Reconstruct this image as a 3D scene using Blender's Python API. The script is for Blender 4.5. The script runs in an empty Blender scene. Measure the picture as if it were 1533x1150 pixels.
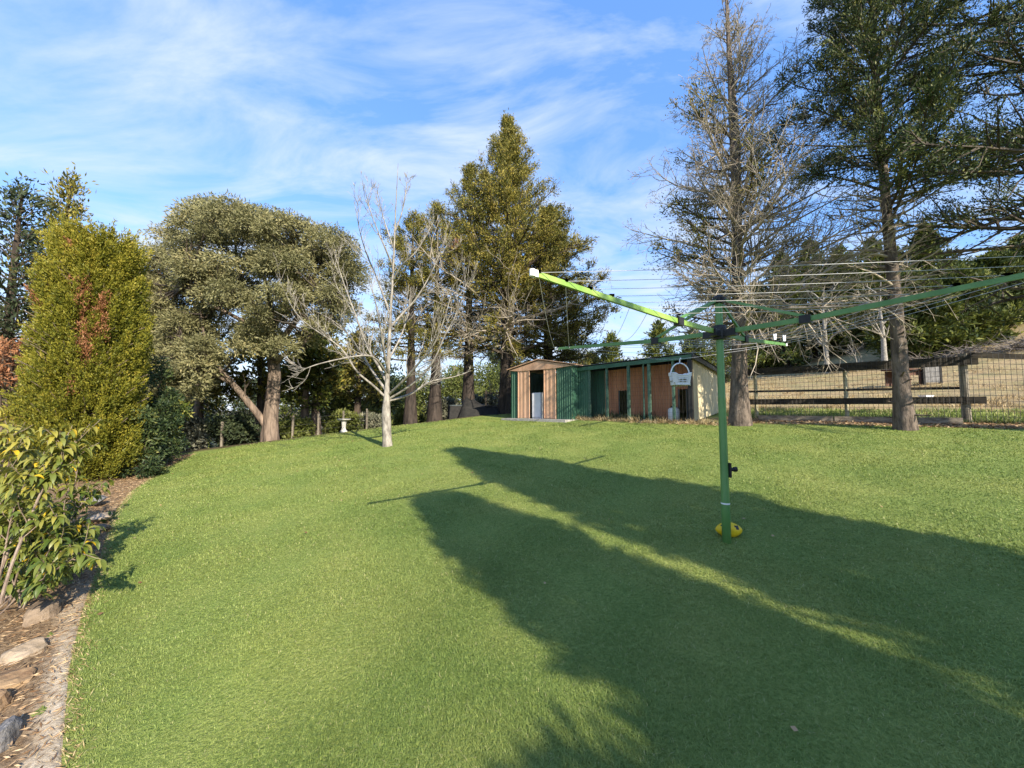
import bpy, math, random
import numpy as np
from mathutils import Vector

# ------------------------------------------------------------------ basics
scene = bpy.context.scene
COL = scene.collection
CAMZ = 1.47
F = 575.0
PIT = math.radians(3.6)
CP, SP = math.cos(PIT), math.sin(PIT)


def ray(px, py):
    x = (px - 766.5) / F
    z = -(py - 575) / F
    return np.array([x, CP - SP * z, SP + CP * z])


def at(px, py, Y):
    r = ray(px, py)
    p = r * (Y / r[1])
    p[2] += CAMZ
    return p


def hit(px, py):
    r = ray(px, py)
    t = -CAMZ / (r[2] - .056 * r[0] - .075 * r[1])
    p = r * t
    p[2] += CAMZ
    return p


def sstep(a, b, x):
    t = np.clip((x - a) / (b - a), 0, 1)
    return t * t * (3 - 2 * t)


def wav(x, y, s, seed=0):
    """smooth pseudo noise in about -1..1"""
    x = np.asarray(x) * s
    y = np.asarray(y) * s
    k = seed * 1.7
    return (np.sin(x * 1.3 + y * .7 + k) + np.sin(-x * .8 + y * 1.9 + 2.1 + k) + np.sin(x * 2.3 - y * 1.1 + 4 + k * 2)
            + np.sin(x * 3.1 + y * 2.7 + k * 3) * .6) / 3.2


# lawn outline and border lines
EDGE = np.array([hit(*q)[:2] for q in ((92, 1300), (98, 1130), (108, 1000), (125, 920), (148, 850), (168, 775), (195, 738), (240, 705), (290, 680))])
FA = hit(1112, 627)[:2]
FB = hit(1448, 633)[:2]
FC = FB + np.array([1.75, -1.0])
fd = (FB - FA) / np.linalg.norm(FB - FA)
fn = np.array([-fd[1], fd[0]])
if fn @ np.array([1, 1]) < 0:
    fn = -fn


f2 = np.array([1.0, 1.75]) / math.hypot(1.0, 1.75)


def fence_dist(x, y):
    return np.minimum((x - FA[0]) * fn[0] + (y - FA[1]) * fn[1], (x - FB[0]) * f2[0] + (y - FB[1]) * f2[1])


def crest_dist(x, y):
    return ((y - 10.5) - .80 * (x + 8.5)) / 1.28


def ground(x, y):
    x = np.asarray(x, float)
    y = np.asarray(y, float)
    r = np.hypot(x, y) + 1e-6
    k = np.minimum(1, (60 + .25 * np.maximum(r - 60, 0)) / r)
    k = np.where(r > 60, k, 1)
    z = (.056 * x + .075 * y) * k
    side = 1 - sstep(.0, .16, x / np.maximum(y, 1.0))
    side = np.where(y < 1, 1.0, side)
    d = crest_dist(x, y)
    dd = np.maximum(d, 0)
    z = z - side * (sstep(0, 3, d) * .25 + dd * .16 * sstep(0, 12, d)) * np.where(dd < 40, 1, 40 / np.maximum(dd, 1))
    xx = np.clip(x - 11, 0, 30)
    z = z + .0052 * xx ** 2 * sstep(1, 6, fence_dist(x, y)) + .05 * wav(x * 1.3 + 3 * wav(x, y, .11), y + 2 * wav(y, x, .17), .42) * sstep(.5, 5, fence_dist(x, y))
    z = z + .012 * wav(x, y, .9, 3)
    return z


def gp(x, y, dz=0.0):
    return np.array([x, y, float(ground(x, y)) + dz])


def G(px, py):
    p = hit(px, py)
    return gp(p[0], p[1])


def col_xy(px, Y):
    """ground point seen in image column px at depth Y"""
    return gp((px - 766.5) / F * Y, Y)


# ------------------------------------------------------------------ mesh builder
class MB:
    def __init__(s):
        s.v, s.f, s.t, s.m, s.n = [], [], [], [], 0

    def take(s, o, mat):
        for v, f, t in zip(o.v, o.f, o.t):
            s.v.append(v)
            s.f.append(f + s.n)
            s.t.append(t)
            s.m.append(np.full(len(f), mat, np.int32))
        s.n += o.n

    def add(s, v, f, tint=.5, mat=0):
        v = np.asarray(v, float).reshape(-1, 3)
        f = np.asarray(f, np.int64)
        if len(f) == 0:
            return
        s.v.append(v)
        s.f.append(f + s.n)
        t = np.broadcast_to(np.asarray(tint, float), (len(f),)) if np.ndim(tint) == 0 else np.asarray(tint, float)
        s.t.append(t)
        s.m.append(np.full(len(f), mat, np.int32))
        s.n += len(v)

    def box(s, c, size, rz=0.0, tint=.5, mat=0, taper=1.0):
        hx, hy, hz = np.array(size) / 2
        v = np.array([[-hx, -hy, -hz], [hx, -hy, -hz], [hx, hy, -hz], [-hx, hy, -hz], [-hx * taper, -hy * taper, hz], [hx * taper, -hy * taper, hz],
                      [hx * taper, hy * taper, hz], [-hx * taper, hy * taper, hz]])
        ca, sa = math.cos(rz), math.sin(rz)
        R = np.array([[ca, -sa, 0], [sa, ca, 0], [0, 0, 1]])
        s.add(v @ R.T + np.array(c), [[3, 2, 1, 0], [4, 5, 6, 7], [0, 1, 5, 4], [1, 2, 6, 5], [2, 3, 7, 6], [3, 0, 4, 7]], tint, mat)

    def beam(s, p, q, w, h, tint=.5, mat=0, up=(0, 0, 1), w2=None, h2=None):
        p, q = np.array(p, float), np.array(q, float)
        d = q - p
        d /= np.linalg.norm(d)
        a = np.cross(d, np.array(up, float))
        a /= np.linalg.norm(a)
        b = np.cross(a, d)
        w2 = w if w2 is None else w2
        h2 = h if h2 is None else h2
        v = [p - a * w / 2 - b * h / 2, p + a * w / 2 - b * h / 2, p + a * w / 2 + b * h / 2, p - a * w / 2 + b * h / 2,
             q - a * w2 / 2 - b * h2 / 2, q + a * w2 / 2 - b * h2 / 2, q + a * w2 / 2 + b * h2 / 2, q - a * w2 / 2 + b * h2 / 2]
        s.add(v, [[0, 1, 2, 3], [7, 6, 5, 4], [4, 5, 1, 0], [5, 6, 2, 1], [6, 7, 3, 2], [7, 4, 0, 3]], tint, mat)

    def tube(s, path, rad, sides=6, tint=.5, mat=0, caps=True, rough=0.0, rng=None):
        P = np.asarray(path, float)
        n = len(P)
        r = np.broadcast_to(np.asarray(rad, float), (n,))
        T = np.empty_like(P)
        T[1:-1] = P[2:] - P[:-2]
        T[0] = P[1] - P[0]
        T[-1] = P[-1] - P[-2]
        T /= np.linalg.norm(T, axis=1)[:, None] + 1e-12
        ref = np.array([0, 0, 1.]) if abs(T[0, 2]) < .9 else np.array([1., 0, 0])
        A = np.cross(T, ref)
        A /= np.linalg.norm(A, axis=1)[:, None] + 1e-9
        B = np.cross(T, A)
        an = np.arange(sides) / sides * 2 * math.pi
        rr = r[:, None] * np.ones((1, sides))
        if rough and rng is not None:
            rr = rr * (1 + rough * rng.uniform(-1, 1, (n, sides)))
        V = P[:, None, :] + rr[..., None] * (np.cos(an)[None, :, None] * A[:, None, :] + np.sin(an)[None, :, None] * B[:, None, :])
        V = V.reshape(-1, 3)
        i = np.arange(n - 1)[:, None] * sides
        j = np.arange(sides)[None, :]
        k = (j + 1) % sides
        fq = np.stack([i + j, i + k, i + sides + k, i + sides + j], -1).reshape(-1, 4)
        s.add(V, fq[:, ::-1], tint, mat)
        if caps and r[-1] > .004:
            s.add(V[-sides:], [list(range(sides))][::1], tint, mat) if sides == 4 else s.add(
                np.vstack([V[-sides:], P[-1:]]), [[(a + 1) % sides, a, sides] for a in range(sides)], tint, mat)
        if caps and r[0] > .004:
            s.add(np.vstack([V[:sides], P[:1]]), [[a, (a + 1) % sides, sides] for a in range(sides)], tint, mat)

    def lathe(s, c, prof, seg=16, tint=.5, mat=0, axis=None):
        prof = np.array(prof, float)
        an = np.arange(seg) / seg * 2 * math.pi
        V = np.stack([prof[:, :1] * np.cos(an), prof[:, :1] * np.sin(an), prof[:, 1:] * np.ones_like(an)], -1).reshape(-1, 3)
        n = len(prof)
        i = np.arange(n - 1)[:, None] * seg
        j = np.arange(seg)[None, :]
        k = (j + 1) % seg
        s.add(V + np.array(c), np.stack([i + j, i + k, i + seg + k, i + seg + j], -1).reshape(-1, 4), tint, mat)

    def leaves(s, P, D, L, W, rng, jit=.6, tint=None, mat=0, off=.0):
        """one pointed leaf (diamond) per row"""
        P = np.asarray(P, float)
        n = len(P)
        if n == 0:
            return
        D = D + rng.normal(0, jit, (n, 3))
        D /= np.linalg.norm(D, axis=1)[:, None] + 1e-9
        Rn = rng.normal(0, 1, (n, 3))
        S = np.cross(D, Rn)
        S /= np.linalg.norm(S, axis=1)[:, None] + 1e-9
        L = (L * rng.uniform(.65, 1.25, n))[:, None]
        W = (W * rng.uniform(.7, 1.25, n))[:, None]
        a = P + D * L * off
        v = np.stack([a, a + D * L * .45 + S * W * .5, a + D * L, a + D * L * .45 - S * W * .5], 1).reshape(-1, 3)
        f = np.arange(n * 4).reshape(n, 4)
        s.add(v, f, rng.uniform(0, 1, n) if tint is None else tint, mat)

    def build(s, name, mats, parent=None, origin=None, smooth=False, **props):
        me = bpy.data.meshes.new(name)
        V = np.concatenate(s.v)
        if origin is None and parent is not None:
            origin = np.array(parent['_o'])
        if origin is not None:
            V = V - np.array(origin)
        tot = np.concatenate([np.full(len(f), f.shape[1], np.int32) for f in s.f])
        idx = np.concatenate([f.ravel() for f in s.f]).astype(np.int32)
        start = np.concatenate([[0], np.cumsum(tot)[:-1]]).astype(np.int32)
        me.vertices.add(len(V))
        me.vertices.foreach_set('co', V.astype(np.float32).ravel())
        me.loops.add(len(idx))
        me.loops.foreach_set('vertex_index', idx)
        me.polygons.add(len(tot))
        me.polygons.foreach_set('loop_start', start)
        me.polygons.foreach_set('material_index', np.concatenate(s.m))
        me.polygons.foreach_set('use_smooth', np.full(len(tot), smooth, bool))
        me.update(calc_edges=True)
        a = me.attributes.new('tint', 'FLOAT', 'FACE')
        a.data.foreach_set('value', np.concatenate(s.t).astype(np.float32))
        for m in (mats if isinstance(mats, (list, tuple)) else [mats]):
            me.materials.append(m)
        o = bpy.data.objects.new(name, me)
        COL.objects.link(o)
        if parent is not None:
            o.parent = parent
            po = np.array(parent['_o'])
            o.location = (np.array(origin) - po)
        elif origin is not None:
            o.location = origin
        o['_o'] = [float(c) for c in (origin if origin is not None else (0, 0, 0))]
        for k, v in props.items():
            o[k] = v
        return o


def thing(name, label, cat, loc, group=None):
    o = bpy.data.objects.new(name, None)
    COL.objects.link(o)
    o.location = [float(c) for c in loc]
    o.empty_display_size = .2
    o['_o'] = [float(c) for c in loc]
    o['label'] = label
    o['category'] = cat
    if group:
        o['group'] = group
    return o


# ------------------------------------------------------------------ materials
def new_mat(name):
    m = bpy.data.materials.new(name)
    m.use_nodes = True
    nt = m.node_tree
    nt.nodes.clear()
    out = nt.nodes.new('ShaderNodeOutputMaterial')
    return m, nt, out


def N(nt, t, **kw):
    n = nt.nodes.new(t)
    for k, v in kw.items():
        if hasattr(n, k):
            setattr(n, k, v)
        else:
            n.inputs[k.replace('_', ' ')].default_value = v
    return n


def ramp(nt, src, stops):
    r = nt.nodes.new('ShaderNodeValToRGB')
    e = r.color_ramp.elements
    while len(e) < len(stops):
        e.new(.5)
    for k, (p, c) in zip(e, stops):
        k.position = p
        k.color = (*c, 1) if len(c) == 3 else c
    nt.links.new(src, r.inputs[0])
    return r.outputs[0]


def leaf_mat(name, cols, trans=.25, rough=.55, spec=.25):
    m, nt, out = new_mat(name)
    a = N(nt, 'ShaderNodeAttribute', attribute_name='tint')
    n = len(cols)
    c = ramp(nt, a.outputs['Fac'], [((i / max(1, n - 1)) if n > 1 else 0, k) for i, k in enumerate(cols)])
    p = N(nt, 'ShaderNodeBsdfPrincipled')
    p.inputs['Roughness'].default_value = rough
    p.inputs['Specular IOR Level'].default_value = spec
    t = N(nt, 'ShaderNodeBsdfTranslucent')
    mx = N(nt, 'ShaderNodeMixShader')
    mx.inputs[0].default_value = trans
    L = nt.links.new
    L(c, p.inputs['Base Color'])
    L(c, t.inputs['Color'])
    L(p.outputs[0], mx.inputs[1])
    L(t.outputs[0], mx.inputs[2])
    L(mx.outputs[0], out.inputs[0])
    return m


def surf_mat(name, c1, c2, scale=8, rough=.8, bump=.3, stretch=(1, 1, 1), spec=.3, detail=6, dist=.02, lo=.35, hi=.68, metallic=0):
    m, nt, out = new_mat(name)
    L = nt.links.new
    tc = N(nt, 'ShaderNodeTexCoord')
    mp = N(nt, 'ShaderNodeMapping')
    mp.inputs['Scale'].default_value = stretch
    L(tc.outputs['Object'], mp.inputs['Vector'])
    nz = N(nt, 'ShaderNodeTexNoise')
    nz.inputs['Scale'].default_value = scale
    nz.inputs['Detail'].default_value = detail
    nz.inputs['Roughness'].default_value = .65
    L(mp.outputs[0], nz.inputs['Vector'])
    c = ramp(nt, nz.outputs['Fac'], [(lo, c1), (hi, c2)])
    p = N(nt, 'ShaderNodeBsdfPrincipled')
    p.inputs['Roughness'].default_value = rough
    p.inputs['Metallic'].default_value = metallic
    p.inputs['Specular IOR Level'].default_value = spec
    L(c, p.inputs['Base Color'])
    if bump:
        b = N(nt, 'ShaderNodeBump')
        b.inputs['Strength'].default_value = bump
        b.inputs['Distance'].default_value = dist
        L(nz.outputs['Fac'], b.inputs['Height'])
        L(b.outputs[0], p.inputs['Normal'])
    L(p.outputs[0], out.inputs[0])
    return m


M = {}
M['bark_brown'] = surf_mat('bark_brown', (.022, .016, .012), (.115, .085, .062), 9, bump=1, stretch=(1, 1, .22), dist=.05)
M['bark_shaded'] = surf_mat('bark_shaded', (.012, .009, .007), (.07, .053, .042), 9, bump=1, stretch=(1, 1, .22), dist=.05)  # brown bark darkened: shade on the row trunks put into the colour
M['bark_grey'] = surf_mat('bark_grey', (.045, .034, .026), (.21, .165, .13), 10, bump=1, stretch=(1, 1, .3), dist=.05)
M['bark_eucalypt'] = surf_mat('bark_eucalypt', (.045, .034, .027), (.30, .225, .17), 9, bump=.8, stretch=(1, 1, .12), dist=.04)
M['bark_pale'] = surf_mat('bark_pale', (.11, .098, .082), (.40, .365, .31), 11, bump=.5, stretch=(1, 1, .4), dist=.02)
M['bark_white'] = surf_mat('bark_white', (.17, .155, .13), (.40, .37, .32), 12, bump=.3, dist=.02)
M['twig_fawn'] = surf_mat('twig_fawn', (.17, .142, .108), (.46, .395, .31), 5, bump=0)
M['twig_dark'] = surf_mat('twig_dark', (.035, .027, .02), (.10, .078, .058), 5, bump=0)
M['stem'] = surf_mat('stem', (.14, .10, .075), (.30, .235, .18), 20, bump=.3)
M['cypress_gold'] = leaf_mat('cypress_gold', [(.055, .072, .011), (.15, .155, .018), (.26, .235, .028), (.38, .30, .05)], .22)
M['dead_leaf'] = leaf_mat('dead_leaf', [(.20, .085, .035), (.33, .15, .07), (.40, .22, .12)], .2)
M['dry_spray'] = leaf_mat('dry_spray', [(.14, .12, .06), (.24, .20, .11), (.34, .28, .17)], .2)
M['cypress_olive'] = leaf_mat('cypress_olive', [(.045, .056, .014), (.11, .113, .024), (.215, .19, .036), (.36, .285, .06)], .2)
M['conifer_dark'] = leaf_mat('conifer_dark', [(.02, .038, .017), (.044, .068, .024), (.085, .112, .034), (.22, .215, .06)], .18)
M['conifer_blue'] = leaf_mat('conifer_blue', [(.030, .045, .024), (.055, .075, .035), (.09, .105, .045)], .2)
M['pine_lit'] = leaf_mat('pine_lit', [(.03, .05, .013), (.065, .085, .018), (.125, .145, .028), (.21, .22, .04)], .22)
M['eucalypt_leaf'] = leaf_mat('eucalypt_leaf', [(.105, .104, .045), (.195, .188, .086), (.285, .265, .128), (.36, .295, .128)], .2)
M['shrub_leaf'] = leaf_mat('shrub_leaf', [(.035, .075, .014), (.09, .13, .02), (.20, .215, .045), (.34, .30, .05)], .3, .4, .4)
M['yellow_leaf'] = leaf_mat('yellow_leaf', [(.55, .36, .02), (.65, .45, .03)], .35, .4)
M['bush_lit'] = leaf_mat('bush_lit', [(.06, .085, .02), (.12, .14, .03), (.20, .21, .06)], .3)
M['bush_grey'] = leaf_mat('bush_grey', [(.09, .095, .06), (.16, .165, .11), (.26, .25, .18)], .25)
M['brush_grey'] = surf_mat('brush_grey', (.12, .10, .085), (.30, .26, .225), 6, bump=0)
M['litter'] = leaf_mat('litter', [(.13, .07, .035), (.33, .21, .11), (.55, .41, .25)], .1)
M['straw'] = leaf_mat('straw', [(.22, .15, .07), (.42, .31, .155), (.58, .47, .28)], .2)
M['green_steel'] = surf_mat('green_steel', (.016, .065, .038), (.055, .14, .088), 4, stretch=(1, 1, .25), lo=.25, hi=.75, rough=.42, bump=.05, spec=.4)
M['salmon_steel'] = surf_mat('salmon_steel', (.37, .21, .125), (.63, .40, .265), 5, stretch=(1, 1, .2), lo=.25, hi=.7, rough=.45, bump=.05)
M['rust_red'] = surf_mat('rust_red', (.30, .115, .055), (.54, .25, .135), 5, stretch=(1, 1, .2), lo=.25, hi=.75, rough=.55, bump=.05)
M['cream_steel'] = surf_mat('cream_steel', (.58, .50, .32), (.68, .60, .40), 3, rough=.5, bump=.05)
M['dark_roof'] = surf_mat('dark_roof', (.02, .028, .03), (.06, .075, .08), 6, rough=.45, bump=.1)
M['post_green'] = surf_mat('post_green', (.035, .09, .06), (.12, .20, .15), 14, rough=.6, bump=.1)
M['wire'] = surf_mat('wire', (.10, .10, .095), (.2, .2, .19), 5, rough=.5, bump=0, metallic=.4)
M['dark_wire'] = surf_mat('dark_wire', (.02, .02, .02), (.045, .045, .042), 5, rough=.6, bump=0)
M['concrete'] = surf_mat('concrete', (.25, .24, .22), (.42, .4, .37), 12, bump=.3)
M['white_enamel'] = surf_mat('white_enamel', (.6, .62, .64), (.72, .74, .76), 4, rough=.35, bump=.02)
M['white_plastic'] = surf_mat('white_plastic', (.70, .71, .73), (.8, .8, .8), 6, rough=.4, bump=.02)
M['line_green'] = surf_mat('line_green', (.06, .17, .045), (.135, .28, .085), 7, stretch=(1, 1, .3), lo=.25, hi=.75, rough=.38, bump=.03, spec=.45)
M['line_green_lit'] = surf_mat('line_green_lit', (.16, .30, .045), (.32, .46, .10), 6, lo=.25, hi=.75, rough=.35, bump=.02, spec=.45)  # brighter line green: sunlight on one arm put into its colour
M['black_plastic'] = surf_mat('black_plastic', (.012, .012, .013), (.025, .025, .026), 20, rough=.45, bump=.05)
M['cord'] = surf_mat('cord', (.38, .38, .39), (.55, .55, .55), 30, rough=.5, bump=0)
M['ball_yellow'] = surf_mat('ball_yellow', (.70, .46, .012), (.78, .54, .02), 9, rough=.4, bump=.05)
M['rail_dark'] = surf_mat('rail_dark', (.014, .011, .008), (.06, .048, .033), 5, bump=.5, stretch=(1, 1, 4))
M['sleeper'] = surf_mat('sleeper', (.12, .095, .07), (.33, .28, .21), 6, bump=.6, stretch=(1, 1, 3))
M['post_pale'] = surf_mat('post_pale', (.35, .31, .19), (.56, .51, .35), 7, bump=.4, stretch=(3, 3, .4))
M['post_wood'] = surf_mat('post_wood', (.10, .085, .065), (.34, .30, .23), 7, bump=.6, stretch=(3, 3, .3))
M['rock_brown'] = surf_mat('rock_brown', (.10, .07, .045), (.29, .22, .155), 7, bump=.8, dist=.04)
M['rock_pale'] = surf_mat('rock_pale', (.19, .145, .095), (.42, .33, .235), 6, bump=.7, dist=.03)
M['rock_orange'] = surf_mat('rock_orange', (.15, .085, .045), (.34, .235, .13), 9, bump=.7, dist=.03)
M['rock_grey'] = surf_mat('rock_grey', (.07, .067, .066), (.25, .24, .23), 7, bump=.9, dist=.04)
M['stone_white'] = surf_mat('stone_white', (.34, .33, .30), (.60, .58, .53), 12, bump=.3)
M['grey_cloth'] = surf_mat('grey_cloth', (.10, .098, .095), (.21, .205, .2), 9, bump=.2)
M['compost_black'] = surf_mat('compost_black', (.01, .01, .01), (.03, .028, .025), 8, bump=.3)
M['brown_wood'] = surf_mat('brown_wood', (.07, .035, .024), (.15, .08, .055), 6, bump=.3)


def lawn_mat():
    m, nt, out = new_mat('ground_cover')
    L = nt.links.new
    tc = N(nt, 'ShaderNodeTexCoord')

    def noise(sc, det=5, rough=.6):
        n = N(nt, 'ShaderNodeTexNoise')
        n.inputs['Scale'].default_value = sc
        n.inputs['Detail'].default_value = det
        n.inputs['Roughness'].default_value = rough
        L(tc.outputs['Object'], n.inputs['Vector'])
        return n.outputs['Fac']

    fine = noise(55, 4, .7)
    mid = noise(1.1, 5)
    big = noise(.35, 3)
    vfine = noise(18, 6, .75)
    g1 = ramp(nt, fine, [(.3, (.095, .15, .03)), (.52, (.20, .265, .064)), (.72, (.305, .355, .105))])
    g2 = ramp(nt, fine, [(.3, (.125, .17, .037)), (.52, (.27, .31, .08)), (.72, (.38, .395, .13))])
    fm = ramp(nt, mid, [(.38, (0, 0, 0)), (.66, (1, 1, 1))])

    def mix(fac, a, b):
        x = N(nt, 'ShaderNodeMix', data_type='RGBA')
        if isinstance(fac, float):
            x.inputs['Factor'].default_value = fac
        else:
            L(fac, x.inputs['Factor'])
        L(a, x.inputs['A'])
        L(b, x.inputs['B'])
        return x.outputs['Result']
    grass = mix(fm, g1, g2)
    dry = ramp(nt, vfine, [(.3, (.27, .175, .085)), (.5, (.46, .325, .165)), (.7, (.60, .46, .27))])
    dry2 = ramp(nt, vfine, [(.3, (.20, .14, .065)), (.6, (.44, .335, .17))])
    dry = mix(ramp(nt, noise(.22, 6), [(.4, (0, 0, 0)), (.62, (1, 1, 1))]), dry, dry2)
    dry3 = ramp(nt, vfine, [(.3, (.10, .085, .05)), (.6, (.25, .21, .12))])
    dry = mix(ramp(nt, noise(.9, 8, .75), [(.47, (0, 0, 0)), (.64, (.85, .85, .85))]), dry, dry3)
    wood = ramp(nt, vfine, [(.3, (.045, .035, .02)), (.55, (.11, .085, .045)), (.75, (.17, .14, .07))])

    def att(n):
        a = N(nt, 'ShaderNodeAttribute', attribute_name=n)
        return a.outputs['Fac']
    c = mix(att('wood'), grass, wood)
    c = mix(att('dry'), c, dry)
    p = N(nt, 'ShaderNodeBsdfPrincipled')
    p.inputs['Roughness'].default_value = .85
    p.inputs['Specular IOR Level'].default_value = .12
    L(c, p.inputs['Base Color'])
    b = N(nt, 'ShaderNodeBump')
    b.inputs['Strength'].default_value = .9
    b.inputs['Distance'].default_value = .03
    L(fine, b.inputs['Height'])
    L(b.outputs[0], p.inputs['Normal'])
    L(p.outputs[0], out.inputs[0])
    return m


M['ground'] = lawn_mat()


def grass_mat():
    m, nt, out = new_mat('grass_blade')
    L = nt.links.new
    tc = N(nt, 'ShaderNodeTexCoord')
    n = N(nt, 'ShaderNodeTexNoise')
    n.inputs['Scale'].default_value = 1.1
    n.inputs['Detail'].default_value = 5
    L(tc.outputs['Object'], n.inputs['Vector'])
    a = N(nt, 'ShaderNodeAttribute', attribute_name='tint')
    c1 = ramp(nt, a.outputs['Fac'], [(0, (.098, .155, .032)), (.5, (.22, .295, .068)), (.86, (.335, .395, .115)), (1, (.46, .43, .20))])
    c2 = ramp(nt, a.outputs['Fac'], [(0, (.128, .172, .038)), (.5, (.285, .335, .084)), (.8, (.40, .425, .14)), (1, (.52, .47, .24))])
    f = ramp(nt, n.outputs['Fac'], [(.38, (0, 0, 0)), (.66, (1, 1, 1))])
    x = N(nt, 'ShaderNodeMix', data_type='RGBA')
    L(f, x.inputs['Factor'])
    L(c1, x.inputs['A'])
    L(c2, x.inputs['B'])
    p = N(nt, 'ShaderNodeBsdfPrincipled')
    p.inputs['Roughness'].default_value = .55
    p.inputs['Specular IOR Level'].default_value = .25
    t = N(nt, 'ShaderNodeBsdfTranslucent')
    mx = N(nt, 'ShaderNodeMixShader')
    mx.inputs[0].default_value = .3
    L(x.outputs['Result'], p.inputs['Base Color'])
    L(x.outputs['Result'], t.inputs['Color'])
    L(p.outputs[0], mx.inputs[1])
    L(t.outputs[0], mx.inputs[2])
    L(mx.outputs[0], out.inputs[0])
    return m


M['grass'] = grass_mat()


# ------------------------------------------------------------------ ground sheets
def axis_lines(lo, hi, step, far):
    a = list(np.arange(lo, hi + 1e-6, step))
    s = step
    x = a[-1]
    while x < far:
        s *= 1.16
        x += s
        a.append(x)
    s = step
    x = a[0]
    while x > -far:
        s *= 1.16
        x -= s
        a.insert(0, x)
    return np.array(a)


def make_ground():
    xs = axis_lines(-11, 13, .16, 420)
    ys = axis_lines(-3, 18, .16, 420)
    X, Y = np.meshgrid(xs, ys)
    Z = ground(X, Y)
    nx, ny = len(xs), len(ys)
    V = np.stack([X, Y, Z], -1).reshape(-1, 3)
    i = np.arange(ny - 1)[:, None] * nx
    j = np.arange(nx - 1)[None, :]
    Fq = np.stack([i + j, i + j + 1, i + nx + j + 1, i + nx + j], -1).reshape(-1, 4)
    cen = V[Fq].mean(1)
    fdv = fence_dist(V[:, 0], V[:, 1])
    cd = crest_dist(V[:, 0], V[:, 1])
    ang = V[:, 0] / np.maximum(V[:, 1], 1)
    right = sstep(.02, .2, ang) * (V[:, 1] > 0)
    n1 = wav(V[:, 0], V[:, 1], 1.7, 5) + .6 * wav(V[:, 0], V[:, 1], 5, 6)
    dry = right * sstep(1.5, 3.2, fdv + .5 * n1) * np.clip(.92 + .18 * n1, 0, 1)
    # straw and needles under the trees on the right of the lawn
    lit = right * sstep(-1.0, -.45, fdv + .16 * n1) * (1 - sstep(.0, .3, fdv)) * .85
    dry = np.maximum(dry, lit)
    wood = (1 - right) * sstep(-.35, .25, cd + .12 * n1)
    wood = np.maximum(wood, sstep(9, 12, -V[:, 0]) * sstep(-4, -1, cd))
    fz = fence_dist(cen[:, 0], cen[:, 1])
    cz = crest_dist(cen[:, 0], cen[:, 1])
    rg = (cen[:, 0] / np.maximum(cen[:, 1], 1) > .12) & (cen[:, 1] > 0)
    zone = np.where(rg & (fz > .05), 1, np.where(~rg & (cz > .1), 2, 0))
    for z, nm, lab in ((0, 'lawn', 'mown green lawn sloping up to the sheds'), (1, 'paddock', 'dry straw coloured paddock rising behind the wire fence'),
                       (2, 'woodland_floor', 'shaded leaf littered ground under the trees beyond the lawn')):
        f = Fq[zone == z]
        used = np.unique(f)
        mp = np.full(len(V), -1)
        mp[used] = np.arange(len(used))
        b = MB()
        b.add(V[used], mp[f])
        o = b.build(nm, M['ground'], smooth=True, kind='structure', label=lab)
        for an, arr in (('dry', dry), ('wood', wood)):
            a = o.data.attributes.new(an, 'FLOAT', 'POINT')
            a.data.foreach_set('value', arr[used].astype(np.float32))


make_ground()


def in_poly(x, y, P):
    c = np.zeros(len(x), bool)
    n = len(P)
    for i in range(n):
        x1, y1 = P[i]
        x2, y2 = P[(i + 1) % n]
        if y1 == y2:
            continue
        t = (y > min(y1, y2)) & (y <= max(y1, y2)) & (x < (x2 - x1) * (y - y1) / (y2 - y1) + x1)
        c ^= t
    return c


LAWN = np.array(list(EDGE) + [hit(*q)[:2] for q in ((400, 661), (500, 648.5), (600, 636), (700, 625.5), (763, 628), (880, 633), (1040, 637), (1110, 636.5), (1250, 636), (1448, 637), (1533, 645))]
                + [np.array([14, 4.]), np.array([14, -1.]), np.array([-1.5, -1.])])


def make_grass():
    rng = np.random.default_rng(11)
    b = MB()
    # polar sampling round the viewpoint: density falls with distance, blades grow wider to keep the cover
    N0 = 640000
    lr = rng.uniform(math.log(1.15), math.log(17.5), N0)
    r = np.exp(lr)
    th = rng.uniform(-1.08, 1.08, N0)
    x = r * np.sin(th)
    y = r * np.cos(th)
    ok = in_poly(x + .04 * wav(x, y, 9, 2), y, LAWN) & ((fence_dist(x, y) < -.50 + .16 * wav(x, y, 4, 5) + .10 * wav(x, y, 13, 6)) | (x < .2 * y))
    x, y, r = x[ok], y[ok], r[ok]
    n = len(x)
    w = np.maximum(.0022, .0011 * r) * rng.uniform(.7, 1.3, n)
    h = (.011 + .009 * rng.random(n) + .0008 * r) * (1 + .35 * wav(x, y, 2.1, 7))
    a = rng.uniform(0, 2 * math.pi, n)
    lean = rng.uniform(.6, 1.9, n)
    dx, dy = np.cos(a), np.sin(a)
    z = ground(x, y) - .004
    B = np.stack([x, y, z], -1)
    S = np.stack([-dy, dx, np.zeros(n)], -1) * w[:, None] * .5
    mid = B + np.stack([dx * h * lean * .35, dy * h * lean * .35, h * .65], -1)
    tip = B + np.stack([dx * h * lean, dy * h * lean, h * (1.1 - .25 * lean)], -1)
    V = np.stack([B - S, B + S, mid + S * .8, tip, mid - S * .8], 1).reshape(-1, 3)
    i = np.arange(n) * 5
    t = np.clip(rng.beta(2.5, 2.5, n) * .70 + .09 + .12 * wav(x, y, 1.3, 9) + .08 * wav(x, y, 4.2, 3), 0, .9)
    t = np.where(rng.random(n) < .022, .97, t)
    b.add(V, np.stack([i, i + 1, i + 2, i + 4], -1), t)
    b.f.append(np.stack([i + 4, i + 2, i + 3], -1))
    b.t.append(t)
    b.m.append(np.zeros(n, np.int32))
    b.build('grass', M['grass'], kind='stuff', label='short mown grass blades covering the lawn')


make_grass()


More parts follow.
